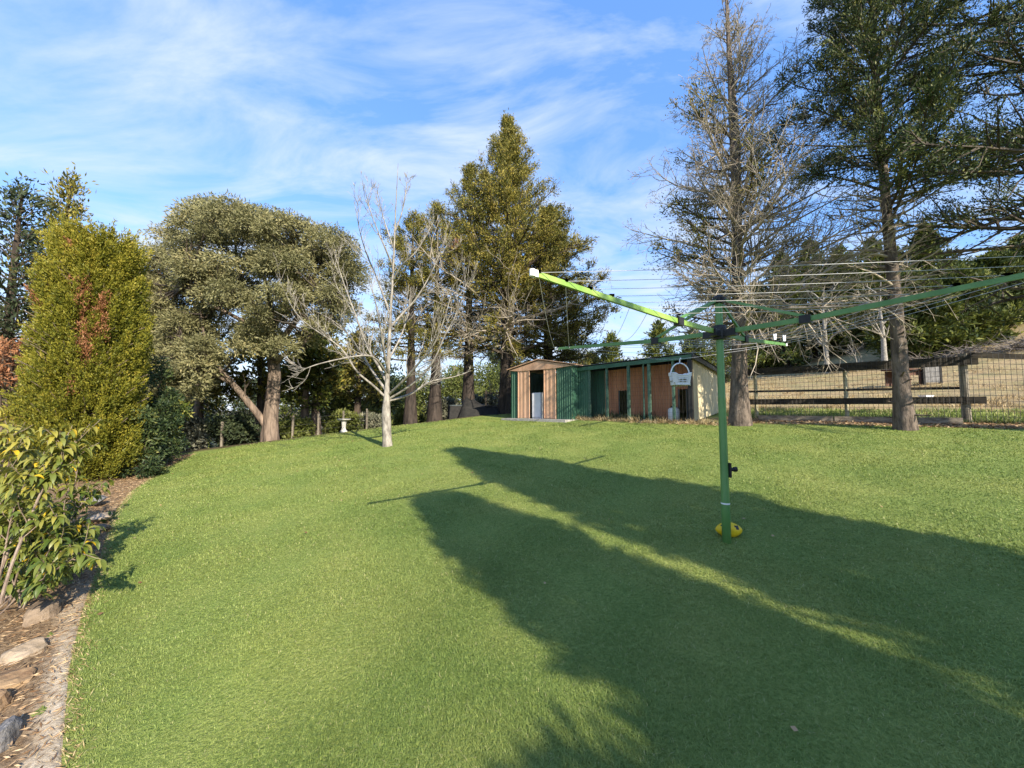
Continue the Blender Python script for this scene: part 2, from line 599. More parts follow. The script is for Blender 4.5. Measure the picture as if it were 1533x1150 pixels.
def make_bed():
    """mulched bed left of the lawn, a sheet from the lawn edge outwards"""
    rng = np.random.default_rng(3)
    P = EDGE
    seg = np.linalg.norm(np.diff(P, axis=0), axis=1)
    s = np.concatenate([[0], np.cumsum(seg)])
    ss = np.linspace(0, s[-1], 150)
    E = np.stack([np.interp(ss, s, P[:, 0]), np.interp(ss, s, P[:, 1])], -1)
    T = np.gradient(E, axis=0)
    T /= np.linalg.norm(T, axis=1)[:, None]
    for _ in range(6):
        T[1:-1] = (T[:-2] + T[1:-1] + T[2:]) / 3
    Nn = np.stack([-T[:, 1], T[:, 0]], -1)
    Nn[Nn[:, 0] > 0] *= -1
    k = np.concatenate([np.linspace(-.03, .9, 40), np.linspace(1, 7, 20)])
    d = np.array([-.80, -.60])
    dirs = Nn * np.exp(-ss / 3.)[:, None] + d * (1 - np.exp(-ss / 3.))[:, None]
    XY = E[:, None, :] + dirs[:, None, :] * k[None, :, None]
    X, Y = XY[..., 0], XY[..., 1]
    K = np.broadcast_to(k, X.shape)
    wob = .014 * wav(X, Y, 14, 1) + .010 * wav(X, Y, 37, 4)
    Z = ground(X, Y) + np.where(K < 0, -.03, .012) + .16 * sstep(.12, 1.2, K) + wob * sstep(0, .1, K)
    V = np.stack([X, Y, Z], -1).reshape(-1, 3)
    nk = len(k)
    i = np.arange(len(ss) - 1)[:, None] * nk
    j = np.arange(nk - 1)[None, :]
    f = np.stack([i + j, i + nk + j, i + nk + j + 1, i + j + 1], -1).reshape(-1, 4)
    m, nt, out = new_mat('mulch')
    L = nt.links.new
    tc = N(nt, 'ShaderNodeTexCoord')

    def noise(sc, det=6, st=None):
        n = N(nt, 'ShaderNodeTexNoise')
        n.inputs['Scale'].default_value = sc
        n.inputs['Detail'].default_value = det
        n.inputs['Roughness'].default_value = .7
        L(tc.outputs['Object'], n.inputs['Vector'])
        return n.outputs['Fac']
    nf = noise(34)
    c1 = ramp(nt, nf, [(.3, (.07, .043, .026)), (.5, (.20, .135, .078)), (.7, (.38, .275, .165))])
    c2 = ramp(nt, nf, [(.3, (.33, .25, .165)), (.5, (.50, .41, .29)), (.7, (.64, .55, .42))])
    a = N(nt, 'ShaderNodeAttribute', attribute_name='pale')
    x = N(nt, 'ShaderNodeMix', data_type='RGBA')
    L(a.outputs['Fac'], x.inputs['Factor'])
    L(c1, x.inputs['A'])
    L(c2, x.inputs['B'])
    p = N(nt, 'ShaderNodeBsdfPrincipled')
    p.inputs['Roughness'].default_value = .9
    p.inputs['Specular IOR Level'].default_value = .1
    L(x.outputs['Result'], p.inputs['Base Color'])
    bm = N(nt, 'ShaderNodeBump')
    bm.inputs['Strength'].default_value = .8
    bm.inputs['Distance'].default_value = .02
    L(nf, bm.inputs['Height'])
    L(bm.outputs[0], p.inputs['Normal'])
    L(p.outputs[0], out.inputs[0])
    b = MB()
    b.add(V, f)
    o = b.build('garden_bed', m, smooth=True, kind='structure', label='mulched garden bed with a pale worn strip along the lawn')
    pale = (1 - sstep(.05, .15, K + .04 * wav(X, Y, 8, 2))) * np.clip(1.0 - np.abs(Y - 2.0) / 1.3, 0, 1) ** .6
    at_ = o.data.attributes.new('pale', 'FLOAT', 'POINT')
    at_.data.foreach_set('value', pale.ravel().astype(np.float32))
    # loose litter
    n = 11000
    q = rng.integers(0, len(ss), n)
    kk = np.abs(rng.normal(.25, .35, n)) + .02
    px = E[q, 0] + dirs[q, 0] * kk + rng.normal(0, .05, n)
    py = E[q, 1] + dirs[q, 1] * kk + rng.normal(0, .05, n)
    okk = ~in_poly(px, py, LAWN)
    px, py, kk = px[okk], py[okk], kk[okk]
    pz = ground(px, py) + .022 + .16 * sstep(.12, 1.2, kk)
    D = rng.normal(0, 1, (len(px), 3))
    D[:, 2] *= .15
    lb = MB()
    lb.leaves(np.stack([px, py, pz], -1), D, .042, .006, rng, .1)
    # ragged straw coloured grass along the lawn edge
    ne = 5200
    q = rng.integers(0, len(ss), ne)
    kk = rng.normal(.0, .03, ne)
    ex = E[q, 0] + Nn[q, 0] * kk + rng.normal(0, .02, ne)
    ey = E[q, 1] + Nn[q, 1] * kk + rng.normal(0, .02, ne)
    De = np.column_stack([Nn[q, 0] * .5 + rng.normal(0, .5, ne), Nn[q, 1] * .5 + rng.normal(0, .5, ne), rng.uniform(.2, .8, ne)])
    eb = MB()
    eb.leaves(np.column_stack([ex, ey, ground(ex, ey)]), De, .034, .0035, rng, .15)
    eb.build('edge_grass', M['straw'], kind='stuff', label='dry straw coloured grass fringing the lawn edge')
    # dry needles under the right hand trees
    n = 5200
    t = rng.uniform(-.1, 1.45, n)
    w = rng.uniform(-1.0, .1, n) ** 1
    pxy = FA + (FB - FA) * t[:, None] + fn * w[:, None]
    D = rng.normal(0, 1, (n, 3))
    D[:, 2] *= .15
    lb.leaves(np.stack([pxy[:, 0], pxy[:, 1], ground(pxy[:, 0], pxy[:, 1]) + .015], -1), D, .08, .022, rng, .1)
    n = 170
    lx, ly = rng.normal(-2.6, 3.2, n), rng.normal(7.5, 3.4, n)
    okk = in_poly(lx, ly, LAWN)
    lx, ly = lx[okk], ly[okk]
    D = rng.normal(0, 1, (len(lx), 3))
    D[:, 2] *= .2
    lb.leaves(np.column_stack([lx, ly, ground(lx, ly) + .022]), D, .032, .016, rng, .1)
    lb.build('leaf_litter', M['litter'], kind='stuff', label='dry fallen leaves and needles')


make_bed()


# ------------------------------------------------------------------ rocks
def rock(px, py, Y, size, mat, label, seed, rz=0, lift=.35):
    rng = np.random.default_rng(seed)
    c = at(px, py, Y)
    nu, nv = 22, 15
    u = np.linspace(0, 2 * math.pi, nu, endpoint=False)
    v = np.linspace(-math.pi / 2, math.pi / 2, nv)
    U, Vv = np.meshgrid(u, v)
    d = np.stack([np.cos(Vv) * np.cos(U), np.cos(Vv) * np.sin(U), np.sin(Vv)], -1)
    rr = np.ones(U.shape)
    for _ in range(9):                      # planar cuts give facets
        nrm = rng.normal(0, 1, 3)
        nrm /= np.linalg.norm(nrm)
        h = rng.uniform(.6, .9)
        dd = d @ nrm
        rr = np.where(dd * rr > h, h / np.maximum(dd, 1e-3), rr)
    rr += .03 * np.sin(d[..., 0] * 9 + seed) * np.sin(d[..., 1] * 11) + .02 * np.sin(d[..., 2] * 17 + 1)
    c = c - np.array([0, 0, size[2] * .10])
    P = d * rr[..., None] * np.array(size) * .44
    ca, sa = math.cos(rz), math.sin(rz)
    P = P @ np.array([[ca, -sa, 0], [sa, ca, 0], [0, 0, 1]]).T
    b = MB()
    i = np.arange(nv - 1)[:, None] * nu
    j = np.arange(nu)[None, :]
    k = (j + 1) % nu
    b.add(P.reshape(-1, 3) + c, np.stack([i + j, i + k, i + nu + k, i + nu + j], -1).reshape(-1, 4))
    b.build('rock', mat, origin=c, smooth=False, label=label, category='rock', group='rocks edging the garden bed')


rock(66, 916, 2.75, (.22, .34, .24), M['rock_brown'], 'upright brown rock below the yellow leaved shrub, darkest of the bed edge', 1, .3)
rock(40, 975, 2.35, (.24, .26, .16), M['rock_pale'], 'rounded pale cream rock in front of the upright brown rock', 2, .6)
rock(18, 1018, 2.12, (.26, .26, .13), M['rock_orange'], 'flat rock stained orange with lichen beside the mulch', 3, .2)
rock(-4, 1108, 1.75, (.13, .24, .22), M['rock_grey'], 'grey angular rock in the near corner casting a dark shadow', 4, .4)
rock(-8, 1050, 1.95, (.12, .18, .12), M['rock_orange'], 'small tan stone between the grey rock and the lichen rock', 9, .9)
rock(140, 748, 5.4, (.34, .4, .16), M['rock_grey'], 'flat grey stone at the foot of the golden cypress', 5, .5)
rock(152, 772, 4.75, (.26, .3, .12), M['rock_pale'], 'flat pale stone beyond the leafy shrub at the lawn edge', 6, .1)
rock(150, 790, 4.4, (.2, .24, .1), M['rock_brown'], 'small reddish stone nearest the leafy shrub at the lawn edge', 7, 1.1)


# ------------------------------------------------------------------ tree tools
def unit(v):
    v = np.asarray(v, float)
    return v / (np.linalg.norm(v) + 1e-9)


def curve(p, d, L, n, rng, wob=.12, up=0.0, upgrow=0.0):
    pts = [np.array(p, float)]
    d = unit(d)
    st = L / n
    for i in range(n):
        d = unit(d + rng.normal(0, wob, 3) + np.array([0, 0, up + upgrow * (i / n)]))
        pts.append(pts[-1] + d * st)
    return np.array(pts)


def point_on(path, t):
    n = len(path) - 1
    f = min(max(t, 0), .9999) * n
    i = int(f)
    return path[i] + (path[i + 1] - path[i]) * (f - i), unit(path[i + 1] - path[i])


def side_dir(d, rng, ang):
    a = np.cross(d, rng.normal(0, 1, 3))
    a = unit(a)
    return unit(d * math.cos(ang) + a * math.sin(ang))


def twigs(mb, path, r, lev, rng, P, tips, L0):
    """recursive side branches off a path"""
    nb = P['n'][lev]
    nb = max(1, int(nb * rng.uniform(.75, 1.25)))
    for q in range(nb):
        t = rng.uniform(P.get('t0', .2), 1.0)
        p, d = point_on(path, t)
        L = L0 * P['len'][lev] * rng.uniform(.6, 1.25) * (1.15 - .55 * t)
        dd = side_dir(d, rng, math.radians(rng.uniform(*P['ang'])))
        c = curve(p, dd, L, P['seg'][lev], rng, P['wob'], P['up'], P.get('upg', 0))
        rr = max(P['rmin'], r * (1 - .75 * t) * P['rf'])
        mb.tube(c, np.linspace(rr, max(P['rmin'] * .7, rr * .35), len(c)), P['sides'][lev], caps=False)
        if lev + 1 < len(P['n']):
            twigs(mb, c, rr, lev + 1, rng, P, tips, L)
        else:
            tips.append((c[-1], unit(c[-1] - c[-2])))


def smooth_path(pts, n):
    pts = np.array(pts, float)
    t = np.linspace(0, 1, len(pts))
    tt = np.linspace(0, 1, n)
    o = np.stack([np.interp(tt, t, pts[:, k]) for k in range(3)], -1)
    for _ in range(2):
        o[1:-1] = (o[:-2] + 2 * o[1:-1] + o[2:]) / 4
    return o


def trunk_tube(mb, path, r0, r1, rng, flare=.45, sides=14, rough=.06):
    n = len(path)
    t = np.linspace(0, 1, n)
    r = r0 + (r1 - r0) * t
    r = r * (1 + flare * np.exp(-t * n * .55))
    path = path.copy()
    path[0, 2] -= .12
    mb.tube(path, r, sides, rough=rough, rng=rng)


# -------- conifers (cypress like): trunk, limbs, foliage sprays; a share of the limbs may be dead and bare
def conifer(name, label, base, H, R, seed, leaf, bark='bark_brown', nb=90, z0=.12, live=1.0, leaf_L=.12, leaf_W=.05, per=9, trunk_r=.18,
            group=None, lean=(0, 0), shape=.8, up=(.05, .9), dead_mat='twig_fawn', sub=7, live_fn=None, spread=.12, two=None, brown=0.0, tintbias=0.0, snag=0, dead_sub=(8, 5), droop=0.0,
            dry=0, path=None, cat='conifer', clump=1.0, twig_r=.006, short_dead=1.0):
    rng = np.random.default_rng(seed)
    T = thing(name, label, cat, base, group)
    tr, limb, dead, fol = MB(), MB(), MB(), MB()
    if path is None:
        top = base + np.array([lean[0], lean[1], H])
        path = smooth_path([base, base + (top - base) * .33 + rng.normal(0, .04, 3) * [1, 1, 0], base + (top - base) * .66 + rng.normal(0, .06, 3) * [1, 1, 0], top], 16)
    trunk_tube(tr, path, trunk_r, .025, rng)
    paths = [path]
    if two is not None:
        t_s, off, frac = two
        p, d = point_on(path, t_s)
        e = path[-1] + np.array(off)
        p2 = smooth_path([p, p + (e - p) * .25 + np.array(off) * .35, p + (e - p) * .6 + np.array(off) * .25, p + (e - p) * frac], 12)
        tr.tube(p2, np.linspace(trunk_r * (1 - t_s) * .8, .02, 12), 9, rough=.06, rng=rng)
        paths.append(p2)
    FP, FD, FT, DP, DD = [], [], [], [], []
    ga = rng.uniform(0, 6.28)
    for i in range(nb):
        t = z0 + (1 - z0) * ((i + rng.random()) / nb) ** .92
        mp = paths[1] if (len(paths) > 1 and t > two[0] + .05 and rng.random() < .45) else path
        tt = t if mp is path else (t - two[0]) / (1 - two[0])
        p, d = point_on(mp, min(tt, .995))
        ga += 2.39996 + rng.normal(0, .35)
        q = (t - z0) / (1 - z0)
        prof = (1 - q) ** shape if shape > 0 else 1
        prof *= .55 + .45 * min(1, (q + .02) / .18)
        L = max(.18, R * prof * rng.uniform(.5, 1.3))
        el = up[0] + (up[1] - up[0]) * q + rng.normal(0, .12)
        dr = np.array([math.cos(ga) * math.cos(el), math.sin(ga) * math.cos(el), math.sin(el)])
        alive = rng.random() < live
        if live_fn is not None:
            alive = live_fn(p + dr * L, t, ga, rng)
        if not alive:
            L *= short_dead
        c = curve(p, dr, L, 6, rng, .09, -.02 - droop, .10)
        rb = max(.010, min(trunk_r * .28, .02 + .018 * L) * (1 - .55 * t))
        target = limb if alive else dead
        target.tube(c, np.linspace(rb, .006, len(c)), 5, caps=False)
        if alive:
            ns = max(3, int(sub * (L / R) * 1.6 + 2))
            for k in range(ns):
                s = rng.uniform(.18, 1.0)
                pp, d2 = point_on(c, s)
                sl = (.16 + .34 * L * (1.1 - s)) * rng.uniform(.6, 1.2)
                sd = unit(side_dir(d2, rng, rng.uniform(.5, 1.2)) + np.array([0, 0, .12]))
                c2 = curve(pp, sd, sl, 3, rng, .12, .02 - droop)
                limb.tube(c2, np.linspace(rb * .4 + .003, .004, 4), 3, caps=False)
                m = max(2, int(per * (.6 + sl) * clump))
                f = rng.random(m) ** .7
                ip = np.array([point_on(c2, a)[0] for a in f])
                FP.append(ip + rng.normal(0, spread, (m, 3)) * (.4 + .6 * f)[:, None])
                FD.append(np.broadcast_to(unit(c2[-1] - c2[0]) + np.array([0, 0, .25 - droop * 3]), (m, 3)))
                tb = rng.normal(0, .2)
                FT.append(np.clip(rng.beta(2, 2.4, m) + tb + tintbias, 0, 1))
            m = int(per * 1.4)
            f = rng.uniform(.45, 1.02, m)
            ip = np.array([point_on(c, a)[0] for a in f])
            FP.append(ip + rng.normal(0, spread * .8, (m, 3)))
            FD.append(np.broadcast_to(unit(c[-1] - c[-2]) + np.array([0, 0, .2]), (m, 3)))
            FT.append(np.clip(rng.beta(2, 2.2, m) + tintbias, 0, 1))
        else:
            fq = min(1, .25 + L / 2.4)
            Pm = dict(n=(max(3, int(dead_sub[0] * fq)), max(2, int(dead_sub[1] * fq))), len=(.42, .45, .4), seg=(4, 3, 2), ang=(25, 65), wob=.16, up=.05, rmin=twig_r, rf=.55, sides=(4, 3, 3), t0=.12)
            tips = []
            twigs(dead, c, rb, 0, rng, Pm, tips, L)
            if dry:
                tp = np.repeat(np.array([a for a, _ in tips]), dry, 0)
                td = np.repeat(np.array([b for _, b in tips]), dry, 0)
                DP.append(tp - td * rng.uniform(0, .18, (len(tp), 1)) + rng.normal(0, .012, tp.shape))
                DD.append(td)
    for i in range(snag):                    # broken stubs on the lower trunk
        p, d = point_on(path, rng.uniform(.01, .5))
        a = rng.uniform(0, 6.28)
        dr = np.array([math.cos(a), math.sin(a), rng.uniform(-.1, .5)])
        r_here = trunk_r
        tr.tube(curve(p + dr * trunk_r * .6, dr, rng.uniform(.12, .38), 3, rng, .1), np.linspace(.022, .010, 4), 5)
    if dead.n:
        tr.take(dead, 1)
    tr.build('trunk', [M[bark], M[dead_mat]], T, smooth=True)
    if limb.n:
        limb.build('branches', M['twig_dark'], T)
    if DP:
        db = MB()
        db.leaves(np.concatenate(DP), np.concatenate(DD), .06, .012, rng, .45)
        db.build('dry_sprays', M['dry_spray'], T)
    if FP:
        FP, FD, FT = np.concatenate(FP), np.concatenate(FD), np.concatenate(FT)
        mats = [M[leaf], M['dead_leaf']]
        fol.leaves(FP, FD, leaf_L, leaf_W, rng, .55, FT)
        if brown > 0:
            cen = FP[rng.integers(0, len(FP), max(1, int(brown)))]
            k = np.zeros(len(FP), np.int32)
            for cc in cen:
                k[np.linalg.norm((FP - cc) * [1, 1, .8], axis=1) < rng.uniform(.15, .3) * R * .4] = 1
            fol.m = [k]
        fol.build('crown', mats, T)
    return T


# -------- leafy clumps for shrubs and background trees
def clump_tree(name, label, base, H, R, seed, leaf, bark='bark_brown', n=18, per=260, leaf_L=.16, leaf_W=.06, trunk_r=.12, z0=.35, group=None, cat='tree', flat=.75,
               stems=1, tint=0.0, sparse=False, fill=.9):
    rng = np.random.default_rng(seed)
    T = thing(name, label, cat, base, group)
    tr, fol = MB(), MB()
    for s_ in range(stems):
        e = base + np.array([rng.normal(0, R * .15), rng.normal(0, R * .15), H * .8])
        path = smooth_path([base + rng.normal(0, .04 * stems, 3) * [1, 1, 0], (base + e) / 2 + rng.normal(0, .06 * R, 3), e], 9)
        trunk_tube(tr, path, trunk_r, trunk_r * .25, rng, .3, 9)
    for i in range(n):
        q = rng.random()
        a = rng.uniform(0, 6.28)
        z = z0 + (1 - z0) * q
        rad = R * math.sqrt(max(0.05, 1 - ((z - z0) / (1 - z0) * 1.15 - .25) ** 2 * 1.05)) * math.sqrt(rng.random()) * fill
        c = base + np.array([math.cos(a) * rad, math.sin(a) * rad, H * z * .93])
        st, d = point_on(path, max(.25, z * .8))
        tr.tube(smooth_path([st, (st + c) / 2 + [0, 0, -.05 * R], c], 5), np.linspace(trunk_r * .3, .008, 5), 4, caps=False)
        cr = R * rng.uniform(.3, .5)
        u = rng.normal(0, 1, (per, 3))
        u /= np.linalg.norm(u, axis=1)[:, None]
        rr = cr * rng.random(per) ** .45
        P = c + u * rr[:, None] * [1, 1, flat]
        fol.leaves(P, u * .6 + [0, 0, .1], leaf_L, leaf_W, rng, .6, np.clip(rng.beta(2, 2, per) + rng.uniform(-.2, .2) + tint, 0, 1))
    tr.build('trunk', M[bark], T, smooth=True)
    fol.build('crown', M[leaf], T)
    return T


# ------------------------------------------------------------------ golden columnar cypress on the left
def golden_cypress():
    rng = np.random.default_rng(21)
    base = gp((126 - 766.5) / F * 6.9, 6.9)
    T = thing('columnar_cypress', 'broad golden green columnar cypress with brown dead patches at the left of the lawn', 'conifer', base)
    H = at(125, 376, 6.9)[2] - base[2]
    tr, fol = MB(), MB()
    path = smooth_path([base, base + [0, 0, H * .5], base + [.1, 0, H * .93]], 8)
    trunk_tube(tr, path, .16, .04, rng)
    n = 3600
    q = rng.random(n) ** .9
    a = rng.uniform(0, 2 * math.pi, n)
    prof = np.interp(q, [0, .06, .2, .45, .7, .86, .95, 1], [.80, 1.0, 1.05, 1.03, .92, .80, .68, .45])
    lump = 1 + .09 * np.sin(a * 3 + q * 9) + .06 * np.sin(a * 7 - q * 15 + 2) + .05 * np.sin(a * 2 + q * 23)
    gapn = np.sin(a * 4 + q * 17) + np.sin(a * 6 - q * 29 + 1)
    rad = .57 * prof * lump * np.where(gapn > 1.15, .70, 1.0) * (1 + rng.normal(0, .075, n)) * (1 - .6 * rng.random(n) ** 3)
    ip = base[2] + q * H
    cx = base[0] + (path[-1][0] - base[0]) * q
    C = np.stack([cx + np.cos(a) * rad, base[1] + np.sin(a) * rad, ip], -1)
    O = np.stack([np.cos(a), np.sin(a), np.full(n, 1.7)], -1)
    O /= np.linalg.norm(O, axis=1)[:, None]
    K = 80
    s = rng.random((n, K)) ** .8
    ln = rng.uniform(.22, .46, n)
    ln = np.where(q > .86, ln * rng.uniform(.9, 1.55, n), ln)
    side = rng.normal(0, .042, (n, K, 3)) * (1.25 - 1.0 * s)[..., None]
    P = C[:, None, :] + O[:, None, :] * (s * ln[:, None])[..., None] + side
    D = np.broadcast_to(O[:, None, :], P.shape) + side * 9
    tint = np.clip(rng.beta(2, 2, (n, K)) * .7 + rng.uniform(-.15, .2, (n, 1)) + .22 * (s - .5) + .12 * (q[:, None] > .8), 0, 1)
    fol.leaves(P.reshape(-1, 3), D.reshape(-1, 3), .046, .017, rng, .42, tint.ravel())
    # brown patches: near (px,py) in the photo, on the side that faces the lawn
    k = np.zeros(n, bool)
    ppx = 766.5 + F * C[:, 0] / C[:, 1]
    ppy = 611 - F * (C[:, 2] - CAMZ) / C[:, 1]
    near = ((C[:, 0] - base[0]) * .69 - (C[:, 1] - base[1]) * .72) > .25
    for (px, py, r) in ((132, 500, 20), (118, 455, 15), (145, 475, 10), (125, 537, 16), (112, 585, 10), (198, 640, 7), (60, 470, 12), (100, 380, 6), (150, 520, 9), (122, 515, 14), (72, 372, 7)):
        k |= near & (np.hypot(ppx - px, (ppy - py) * .7) < r * .8)
    k &= rng.random(n) < .6
    fol.m = [np.repeat(k.astype(np.int32), K)]
    core = MB()
    tr.build('trunk', M['bark_brown'], T, smooth=True)
    fol.build('crown', [M['cypress_gold'], M['dead_leaf']], T)
    b = MB()
    for i in range(220):                      # inner branchlets seen through the gaps
        z = rng.uniform(.1, .95)
        p, d = point_on(path, z)
        aa = rng.uniform(0, 6.28)
        dr = np.array([math.cos(aa), math.sin(aa), 1.0])
        b.tube(curve(p, dr, 1.1 * np.interp(z, [0, .8, 1], [1, .8, .2]), 4, rng, .1), np.linspace(.014, .005, 5), 4, caps=False)
    b.build('branches', M['stem'], T)


golden_cypress()


# ------------------------------------------------------------------ eucalypt
def eucalypt():
    rng = np.random.default_rng(5)
    Y0 = 12.6
    base = gp(at(404, 661, Y0)[0], Y0)
    T = thing('eucalyptus_tree', 'spreading grey green eucalyptus with a forked ragged bark trunk at the lawn edge', 'tree', base)
    tr, br, fol = MB(), MB(), MB()

    def A(px, py, dy=0.0):
        return at(px, py, Y0 + dy)
    trunk = smooth_path([base, A(405, 620), A(411, 575), A(410, 540), A(405, 505)], 14)
    trunk_tube(tr, trunk, .225, .16, rng, .3, 16, .09)
    limbs = [
        [A(400, 640), A(385, 618, -.2), A(362, 592, -.5), A(338, 560, -.8), A(318, 543, -1.0), A(298, 520, -1.1), A(278, 512, -1.3)],
        [A(350, 577, -.6), A(322, 560, -.9), A(285, 545, -1.4), A(255, 535, -1.6)],
        [A(405, 505), A(392, 480, .1), A(372, 455, .2), A(358, 415, .3), A(352, 375, .3), A(352, 335, .2)],
        [A(405, 505), A(405, 470, .5), A(402, 440, .6), A(392, 405, .8), A(398, 365, .6)],
        [A(409, 530), A(428, 500, -.2), A(447, 475, -.3), A(465, 440, -.4), A(475, 400, -.4), A(470, 365, -.2)],
        [A(410, 545), A(432, 525, -.4), A(455, 512, -.8), A(482, 488, -1.2), A(510, 455, -1.3)],
        [A(398, 495), A(375, 488, -.5), A(345, 470, -1.0), A(310, 455, -1.3), A(275, 430, -1.4)],
        [A(405, 505), A(420, 470, 1.0), A(440, 430, 1.6), A(450, 390, 1.8)],
        [A(400, 500), A(380, 460, 1.2), A(340, 430, 1.8), A(300, 400, 2.0)],
        [A(318, 543, -1.0), A(305, 500, -1.1), A(300, 465, -1.2)],
    ]
    rads = [.125, .06, .10, .10, .11, .09, .085, .08, .08, .05]
    LP = []
    for l, r in zip(limbs, rads):
        p = smooth_path(l, 14)
        tr.tube(p, np.linspace(r, r * .28, 14), 9, rough=.07, rng=rng)
        LP.append(p)
    allp = np.concatenate(LP)
    poly = np.array([(214, 470), (210, 420), (222, 378), (240, 352), (275, 328), (300, 312), (350, 306), (385, 322), (420, 330), (455, 340), (495, 345), (525, 368), (535, 405), (538, 440),
                     (520, 480), (480, 505), (450, 520), (415, 530), (385, 520), (350, 535), (310, 552), (290, 592), (250, 606), (218, 590), (208, 510)], float)
    gaps = [(388, 378, 8, 4), (374, 405, 2, 6), (352, 478, 20, 9), (428, 498, 16, 10), (458, 412, 12, 6), (345, 372, 10, 7), (400, 425, 14, 10), (290, 455, 18, 6), (330, 520, 12, 8), (470,470,16,10)]
    cl = []
    tries = 0
    while len(cl) < 300 and tries < 20000:
        tries += 1
        px, py = rng.uniform(205, 540), rng.uniform(304, 606)
        if not in_poly(np.array([px]), np.array([py]), poly)[0]:
            continue
        if any(((px - g[0]) / (g[2] + 9)) ** 2 + ((py - g[1]) / (g[3] + 8)) ** 2 < 1 for g in gaps):
            continue
        u = (px - 375) / 165
        w = math.sqrt(max(.05, 1 - u * u)) * 2.6
        dy = rng.uniform(-w, w * .55)
        c = A(px, py, dy)
        cl.append((c, rng.uniform(.30, .55)))
    for (c, r) in cl:
        d = np.linalg.norm((allp - c) * [1, 1, 1.1] + [0, 0, .3], axis=1)
        s = allp[int(np.argmin(d))]
        mid = (s + c) / 2 + rng.normal(0, .12, 3) + [0, 0, -.12]
        bp = smooth_path([s, mid, c], 7)
        br.tube(bp, np.linspace(.035, .010, 7), 5, caps=False)
        for k in range(5):
            st = bp[rng.integers(3, 7)]
            br.tube(curve(st, unit(rng.normal(0, 1, 3) + [0, 0, .8]), r * rng.uniform(.6, 1.0), 3, rng, .2), np.linspace(.010, .004, 4), 3, caps=False)
        m = int(640 * (r / .40) ** 2)
        u = rng.normal(0, 1, (m, 3))
        u /= np.linalg.norm(u, axis=1)[:, None]
        u[:, 2] = np.where(u[:, 2] < -.5, -u[:, 2] * .6, u[:, 2])
        rr = r * rng.uniform(.25, 1.0, m) ** .6
        P = c + u * rr[:, None] * [1.15, 1.15, .95]
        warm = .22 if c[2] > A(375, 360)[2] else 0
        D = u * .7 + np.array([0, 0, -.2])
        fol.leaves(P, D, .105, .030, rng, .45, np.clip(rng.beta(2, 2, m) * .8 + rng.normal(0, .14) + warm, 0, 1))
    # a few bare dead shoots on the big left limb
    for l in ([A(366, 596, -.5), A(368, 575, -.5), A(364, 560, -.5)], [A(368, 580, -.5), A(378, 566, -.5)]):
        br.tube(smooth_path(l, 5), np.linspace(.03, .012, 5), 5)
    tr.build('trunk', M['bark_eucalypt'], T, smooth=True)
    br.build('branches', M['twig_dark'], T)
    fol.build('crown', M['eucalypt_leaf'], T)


eucalypt()


